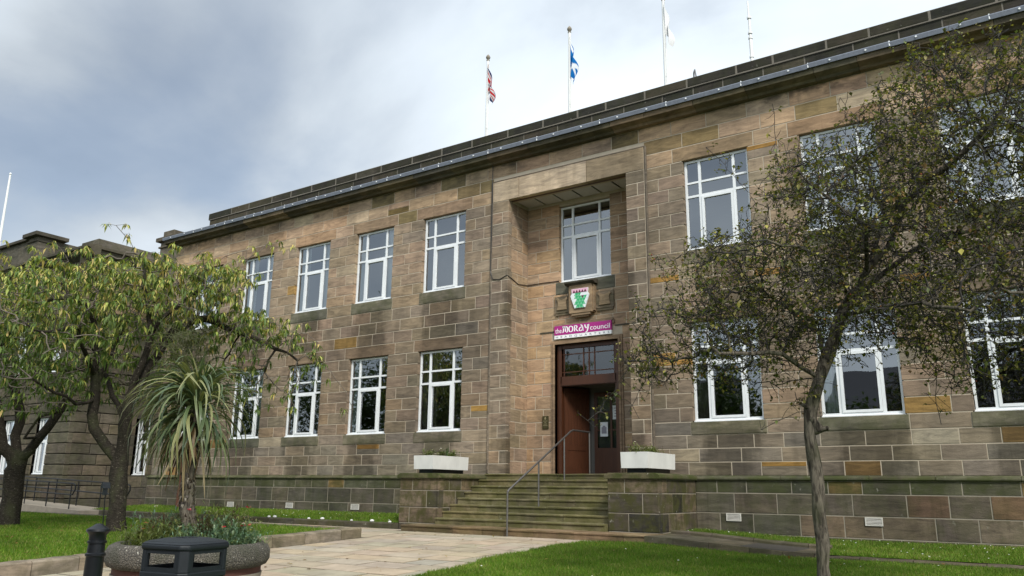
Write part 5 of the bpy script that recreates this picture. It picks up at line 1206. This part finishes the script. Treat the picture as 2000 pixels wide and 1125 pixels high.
def plant_clump(c, rad, h, n, fol, flowers, label, cat, group, name='flowering_plant', fsize=.03):
    e = empty(name, tuple(c), label, cat, group); P = np.asarray(c)+np.stack([rng.normal(0, rad*.45, n), rng.normal(0, rad*.45, n), np.zeros(n)], 1)
    D = rng.normal(0, .35, (n, 3)); D[:, 2] = 1; D /= np.linalg.norm(D, axis=1, keepdims=True); L = h*rng.uniform(.45, 1.1, n)
    V1, F1 = prisms(P, P+D*L[:, None], np.full(n, .003), np.full(n, .002), 3)
    m_ = n*6; b = np.repeat(P, 6, 0)+np.repeat(D*L[:, None], 6, 0)*rng.uniform(.1, 1, (m_, 1)); Dl = rng.normal(size=(m_, 3)); Dl[:, 2] += .5; Ll = rng.uniform(.05, .13, m_)
    cols = np.asarray(fol)[rng.integers(0, len(fol), m_)]*rng.uniform(.7, 1.3, (m_, 1)); V, Fc, cc = leaf_quads(b, Dl, Ll, Ll*.12, rng.uniform(0, .8, m_), cols)
    F1t = np.concatenate([F1[:, [0, 1, 2]], F1[:, [0, 2, 3]]]); c1 = np.tile([*fol[0], 0], (len(V1), 1))
    tag(np_mesh('foliage', np.concatenate([V, V1]), np.concatenate([Fc, F1t+len(V)]), np.concatenate([cc, c1]), M['leaf'], e), kind='stuff')
    for k in range(len(flowers)):
        i = random.randrange(n); p = P[i]+D[i]*L[i]+np.array([0, 0, .02+random.uniform(0, .06)]); m = MB(); s_ = fsize*random.uniform(.7, 1.2)
        m.tube([P[i], p], .002, 3, col=(*fol[0], 0))
        for r_ in range(9):
            a = r_*2*PI/9; t = random.uniform(-.2, .7); d = Vector((math.cos(a), math.sin(a), t)).normalized()*s_; sd = Vector((-math.sin(a), math.cos(a), 0))*s_*.42
            m.add([p, Vector(p)+d*.6+sd, Vector(p)+d, Vector(p)+d*.6-sd], [(0, 1, 2, 3)], (*jit(flowers[k], .2)[:3], 0))
        m.build('flower', M['flower'], e, fixn=False)
    return e
red = (.50, .02, .045); pk = (.60, .08, .13); wh = (.70, .66, .60); pe = (.55, .25, .14); mr = (.10, .008, .02)
fg = [(.13, .21, .13), (.095, .17, .085), (.18, .24, .14), (.15, .19, .07)]; fo = [(.12, .15, .035), (.09, .12, .03), (.16, .17, .06)]; fb = [(.07, .055, .03), (.10, .06, .035), (.09, .10, .03)]
spots = [(-.62, -.15, .30, .30, fo, [pe, wh]), (-.55, .30, .32, .42, fg, [wh]), (-.30, -.50, .30, .30, fo, [pe, pe]), (-.15, .48, .30, .45, fg, [red, red]), (-.45, -.02, .30, .42, fb, [red, mr]), (-.2, -.2, .26, .34, fo, [wh, pe]), (.12, -.45, .30, .30, fg, [red]), (.30, -.1, .28, .38, fb, [pk, mr]), (.45, .28, .30, .50, fo, [red]), (.60, -.10, .30, .36, fg, [red, pk]), (.58, -.38, .28, .28, fg, [red, red]), (.2, .5, .30, .46, fb, []), (.74, .15, .22, .26, fg, [pk, wh])]
hR = np.array([cy, sy, 0]); hF = np.array([-sy, cy, 0])
where = ['', '', '', ' beside the silvery plant', '', ' between the palm and the brown plant', ' on the side of the litter bin', '', '', '', ' where the rim faces the lawn', '', '']
for (a, b, r_, h, fol, fl), wh_ in zip(spots, where):
    nmz = {id(fo): 'light green', id(fg): 'blue green', id(fb): 'brownish'}[id(fol)]
    fn = {(): 'without flowers'}.get(tuple(fl), 'with '+' and '.join(sorted({red: 'red', pk: 'pink', wh: 'white', pe: 'peach', mr: 'maroon'}[f] for f in set(fl)))+' flowers')
    plant_clump(PC+hR*a*.82+hF*b*.82+np.array([0, 0, .57]), r_, h*1.12, 120, fol, fl, (nmz+' planter plant '+fn+wh_ if wh_ else nmz+' bedding plant '+fn+' in the round planter'), 'plant', 'plants in the round planter', fsize=.042)
sv = [(.42, .46, .44), (.35, .40, .38)]; plant_clump(PC+hR*.12-hF*.25+np.array([0, 0, .57]), .3, .16, 60, sv, [], 'silvery leaved low plant round the foot of the palm', 'plant', 'plants in the round planter')
for k, (tx, nm_) in enumerate(((-7.89, 'the lawn side trough'), (-13.95, 'the grass strip side trough'))):
    for y, fl, w in ((-1.65, [wh], 'white'), (-1.15, [wh, wh] if k else [mr, wh], 'white'), (-.7, [mr, mr, mr], 'dark red')):
        plant_clump((tx+random.uniform(-.1, .12), y, 1.855), .19, .17, 30, fo, fl, 'small plant with '+w+' flowers '+('at outer end of ' if y < -1.5 else 'in ')+nm_, 'plant', 'plants in the troughs', 'bedding_plant', .028)
plant_clump((-13.72, -1.25, 1.845), .05, .30, 8, [(.05, .10, .025)], [], 'tall green sprig in the grass strip side trough', 'plant', 'plants in the troughs', 'bedding_plant')

# ------------------------------------------------------------------ litter bin, bollard, post, stake
def bin_():
    c = atD(364, 1062, 7.5); gz = G(c[0], c[1]) if c[1] > -15 else zf; h = 1.03; e = empty('litter_bin', (c[0], c[1], gz), 'black plastic litter bin with open sides and ribbed body', 'bin')
    s = .255; ang = math.radians(9); R3 = Matrix.Rotation(ang, 4, 'Z')
    H = c[2]+.02-gz
    def oct_pts(s, k): return [(-s+k, -s), (s-k, -s), (s, -s+k), (s, s-k), (s-k, s), (-s+k, s), (-s, s-k), (-s, -s+k)]
    def put(m, name, mat=M['bin'], par=e, bevel=0, sm=False):
        m.v = [tuple(R3 @ Vector(p)+Vector((c[0], c[1], gz))) for p in m.v]; return m.build(name, mat, par, bevel=bevel, smoothf=sm)
    def frust(m, s0, k0, z0, s1, k1, z1): 
        a, b = oct_pts(s0, k0), oct_pts(s1, k1); m.add([(x, y, z0) for x, y in a]+[(x, y, z1) for x, y in b], [tuple(reversed(range(8))), tuple(range(8, 16))]+[(i, (i+1) % 8, 8+(i+1) % 8, 8+i) for i in range(8)])
    zb = H-.275
    m = MB(); frust(m, s-.02, .05, .03, s-.008, .05, zb-.001); put(m, 'body')
    m = MB()
    for i in range(15): z = .08+i*(zb-.14)/14; frust(m, s-.006, .05, z, s-.002, .05, z+.022)
    put(m, 'body_rib')
    m = MB(); frust(m, s+.006, .055, zb, s+.006, .055, zb+.05); put(m, 'collar', bevel=.008)
    w = .05                                     # four corner posts and sills of the openings
    for sx_ in (-1, 1):
        for sy_ in (-1, 1):
            m = MB(); a, b = sx_*s, sy_*s; q = [(a, b-sy_*.085), (a-sx_*w*.6, b-sy_*.085), (a-sx_*.085, b-sy_*w*.6), (a-sx_*.085, b), (a-sx_*.05, b), (a, b-sy_*.05)]; m.prism(q, 'z', zb+.05, H-.055); put(m, 'corner_post', bevel=.006)
    for (ax, sgn) in (('x', -1), ('x', 1), ('y', -1), ('y', 1)):
        m = MB(); a0, a1 = s-.022, s-.004
        def bx(u0, u1, z0, z1):
            lo, hi = (a0, a1) if sgn > 0 else (-a1, -a0)
            m.box(lo, hi, u0, u1, z0, z1) if ax == 'x' else m.box(u0, u1, lo, hi, z0, z1)
        bx(-s+.084, s-.084, zb+.05, zb+.085); bx(-s+.084, s-.084, H-.085, H-.055); bx(-s+.084, -s+.105, zb+.085, H-.085); bx(s-.105, s-.084, zb+.085, H-.085); put(m, 'opening_frame')
    m = MB(); frust(m, s+.012, .055, H-.055, s+.012, .055, H-.012); frust(m, s+.012, .055, H-.012, s-.01, .055, H+.006); frust(m, s-.01, .055, H+.006, s-.12, .05, H+.030); put(m, 'lid', bevel=.012, sm=True)
    m = MB(); frust(m, s-.03, .05, zb+.0, s-.03, .05, zb+.012); m.c = [(1, 1, 1, 0)]*len(m.v); put(m, 'inner_tray')
    m = MB()
    for a in range(6):
        t = a*PI/3; m.prism([(.02*math.cos(t), .02*math.sin(t)), (.07*math.cos(t-.3), .07*math.sin(t-.3)), (.085*math.cos(t), .085*math.sin(t)), (.07*math.cos(t+.3), .07*math.sin(t+.3))], 'z', H+.028, H+.034)
    put(m, 'lid_emblem')
bin_()
bc = atD(184, 1100, 9.4); bz = G(bc[0], bc[1]); bh = atD(190, 1023, 9.4)[2]-bz
bo = empty('bollard', (bc[0], bc[1], bz), 'black cast bollard with domed cap and ring collar beside the planter', 'bollard')
m = MB(); m.lathe([(.10, -.02), (.10, .02), (.092, .06), (.084, bh-.32), (.086, bh-.31)], (bc[0], bc[1], bz), 24); m.build('shaft', M['black'], bo, smoothf=True)
m = MB(); m.lathe([(.088, bh-.312), (.095, bh-.305), (.095, bh-.285), (.082, bh-.275), (.078, bh-.19), (.09, bh-.185), (.09, bh-.165), (.078, bh-.158)], (bc[0], bc[1], bz), 24); m.build('collar_ring', M['black'], bo, smoothf=True)
m = MB(); m.lathe([(.078, bh-.159), (.08, bh-.11), (.098, bh-.085), (.112, bh-.07), (.108, bh-.05), (.075, bh-.03), (.045, bh-.012), (.03, bh), (.001, bh+.004)], (bc[0], bc[1], bz), 24); m.build('cap', M['black'], bo, smoothf=True)
p0 = atY(348, 997, -.55); p1 = atY(363, 880, -.55); m = MB(); m.tube([p0-np.array([0, 0, .05]), (p0*.5+p1*.5), p1], [.13, .115, .10], 10); m.v = [(a+.01*math.sin(c*23), b, c) for a, b, c in m.v]
tag(m.build('timber_post', M['post'], None, smoothf=True), 'reddish brown timber post leaning at the plinth behind the palm', 'post')
sp0 = atD(203, 1026, 17.0); sp1 = atD(207, 945, 17.0); sp0[2] = zl(sp0[0], sp0[1]); sk = empty('garden_stake', tuple(sp0), 'thin stake with small dark hanging box beside cherry trunk', 'stake')
m = MB(); m.tube([sp0, (sp0+sp1)/2, sp1], .010, 6); m.build('rod', M['black'], sk)
m = MB(); q = sp1; m.box(q[0]-.035, q[0]+.035, q[1]-.03, q[1]+.03, q[2]-.2, q[2]-.08); m.prism([(q[0]-.05, q[2]-.08), (q[0]+.05, q[2]-.08), (q[0]+.01, q[2]+.03), (q[0]-.01, q[2]+.03)], 'y', q[1]-.07, q[1]+.07); m.build('box', M['bin'], sk)

# ------------------------------------------------------------------ across the street (seen in the window glass)
def house(x0, x1, label):
    e = empty('street_house', ((x0+x1)/2, -36, zf), label, 'house', 'houses across the street'); ops = []
    n = int((x1-x0)/3.2); w = (x1-x0)/n
    for k in range(n):
        cx_ = x0+w*(k+.5)
        ops.append((cx_-.5, cx_+.5, 3.6, 5.2)); ops.append((cx_-.5, cx_+.5, .6, 2.3) if k != n//2 else (cx_-.5, cx_+.5, zf, 2.0))
    m = MB(); core(m, x0, x1, zf-.1, 6.0, -36.4, -36, ops); m.box(x0, x1, -44, -43.6, zf-.1, 6); m.box(x0, x0+.3, -43.6, -36.4, zf-.1, 6); m.box(x1-.3, x1, -43.6, -36.4, zf-.1, 6); m.build('wall', M['render'], e, fixn=False)
    m = MB(); m.prism([(-35.6, 5.95), (-40, 9.2), (-44.4, 5.95)], 'x', x0-.2, x1+.2); rf = m.build('roof', M['slate'], e)
    m = MB(); m.box(x0+.5, x0+1.6, -40.5, -39.5, 8, 10.4); m.build('chimney', M['render'], rf)
    for a, b, c, d in ops:
        m = MB(); m.box(a, a+.07, -36.2, -36.12, c, d); m.box(b-.07, b, -36.2, -36.12, c, d); m.box(a+.07, b-.07, -36.2, -36.12, c, c+.08); m.box(a+.07, b-.07, -36.2, -36.12, d-.07, d); m.box(a+.07, b-.07, -36.2, -36.12, (c+d)/2-.03, (c+d)/2+.03)
        o = m.build('window' if c > 0 else 'door', M['upvc'], e); m = MB(); m.add([(a, -36.16, c), (b, -36.16, c), (b, -36.16, d), (a, -36.16, d)], [(3, 2, 1, 0)]); m.build('pane', M['glass'], o, fixn=False)
house(-34, -18, 'rendered terrace house across the street with five bays'); house(-14, 2, 'rendered house with chimney across the street'); house(6, 22, 'rendered house at the far end of the street')
def street_tree(x, y, h, label, seed):
    r_ = random.Random(seed); e = empty('street_tree', (x, y, zf), label, 'tree', 'trees across the street'); m = MB(); m.tube([(x, y, zf-.1), (x+.1, y, 2), (x, y+.1, h*.55)], [.28, .2, .1], 8); m.build('trunk', M['bark_haw'], e, smoothf=True)
    n = 5200; cs = np.array([(x+r_.gauss(0, h*.17), y+r_.gauss(0, h*.15), h*.62+r_.gauss(0, h*.16)) for _ in range(26)]); b = cs[rng.integers(0, 26, n)]+rng.normal(0, h*.075, (n, 3)); D = rng.normal(size=(n, 3)); L = rng.uniform(.2, .42, n); c = np.array([(.045, .075, .018), (.06, .09, .02), (.035, .06, .015)])[rng.integers(0, 3, n)]
    V, Fc, cc = leaf_quads(b, D, L, L*.4, rng.uniform(0, .6, n), c); tag(np_mesh('crown', V, Fc, cc, M['leaf'], e), kind='stuff')
for i, (x, y, h) in enumerate(((-27, -31, 8.5), (-19.5, -31.5, 9.5), (-12.5, -31, 8), (-5.5, -32, 7.4), (12, -31, 8), (-35, -31, 11.5), (-42, -32, 12.5), (-49, -31, 12), (-57, -32, 13), (-66, -31, 12.5))):
    street_tree(x, y, h, 'leafy street tree of '+('low', 'middling', 'moderate', 'small', 'broad', 'upright', 'taller', 'full', 'tallest', 'great')[i]+' height before the houses', i)
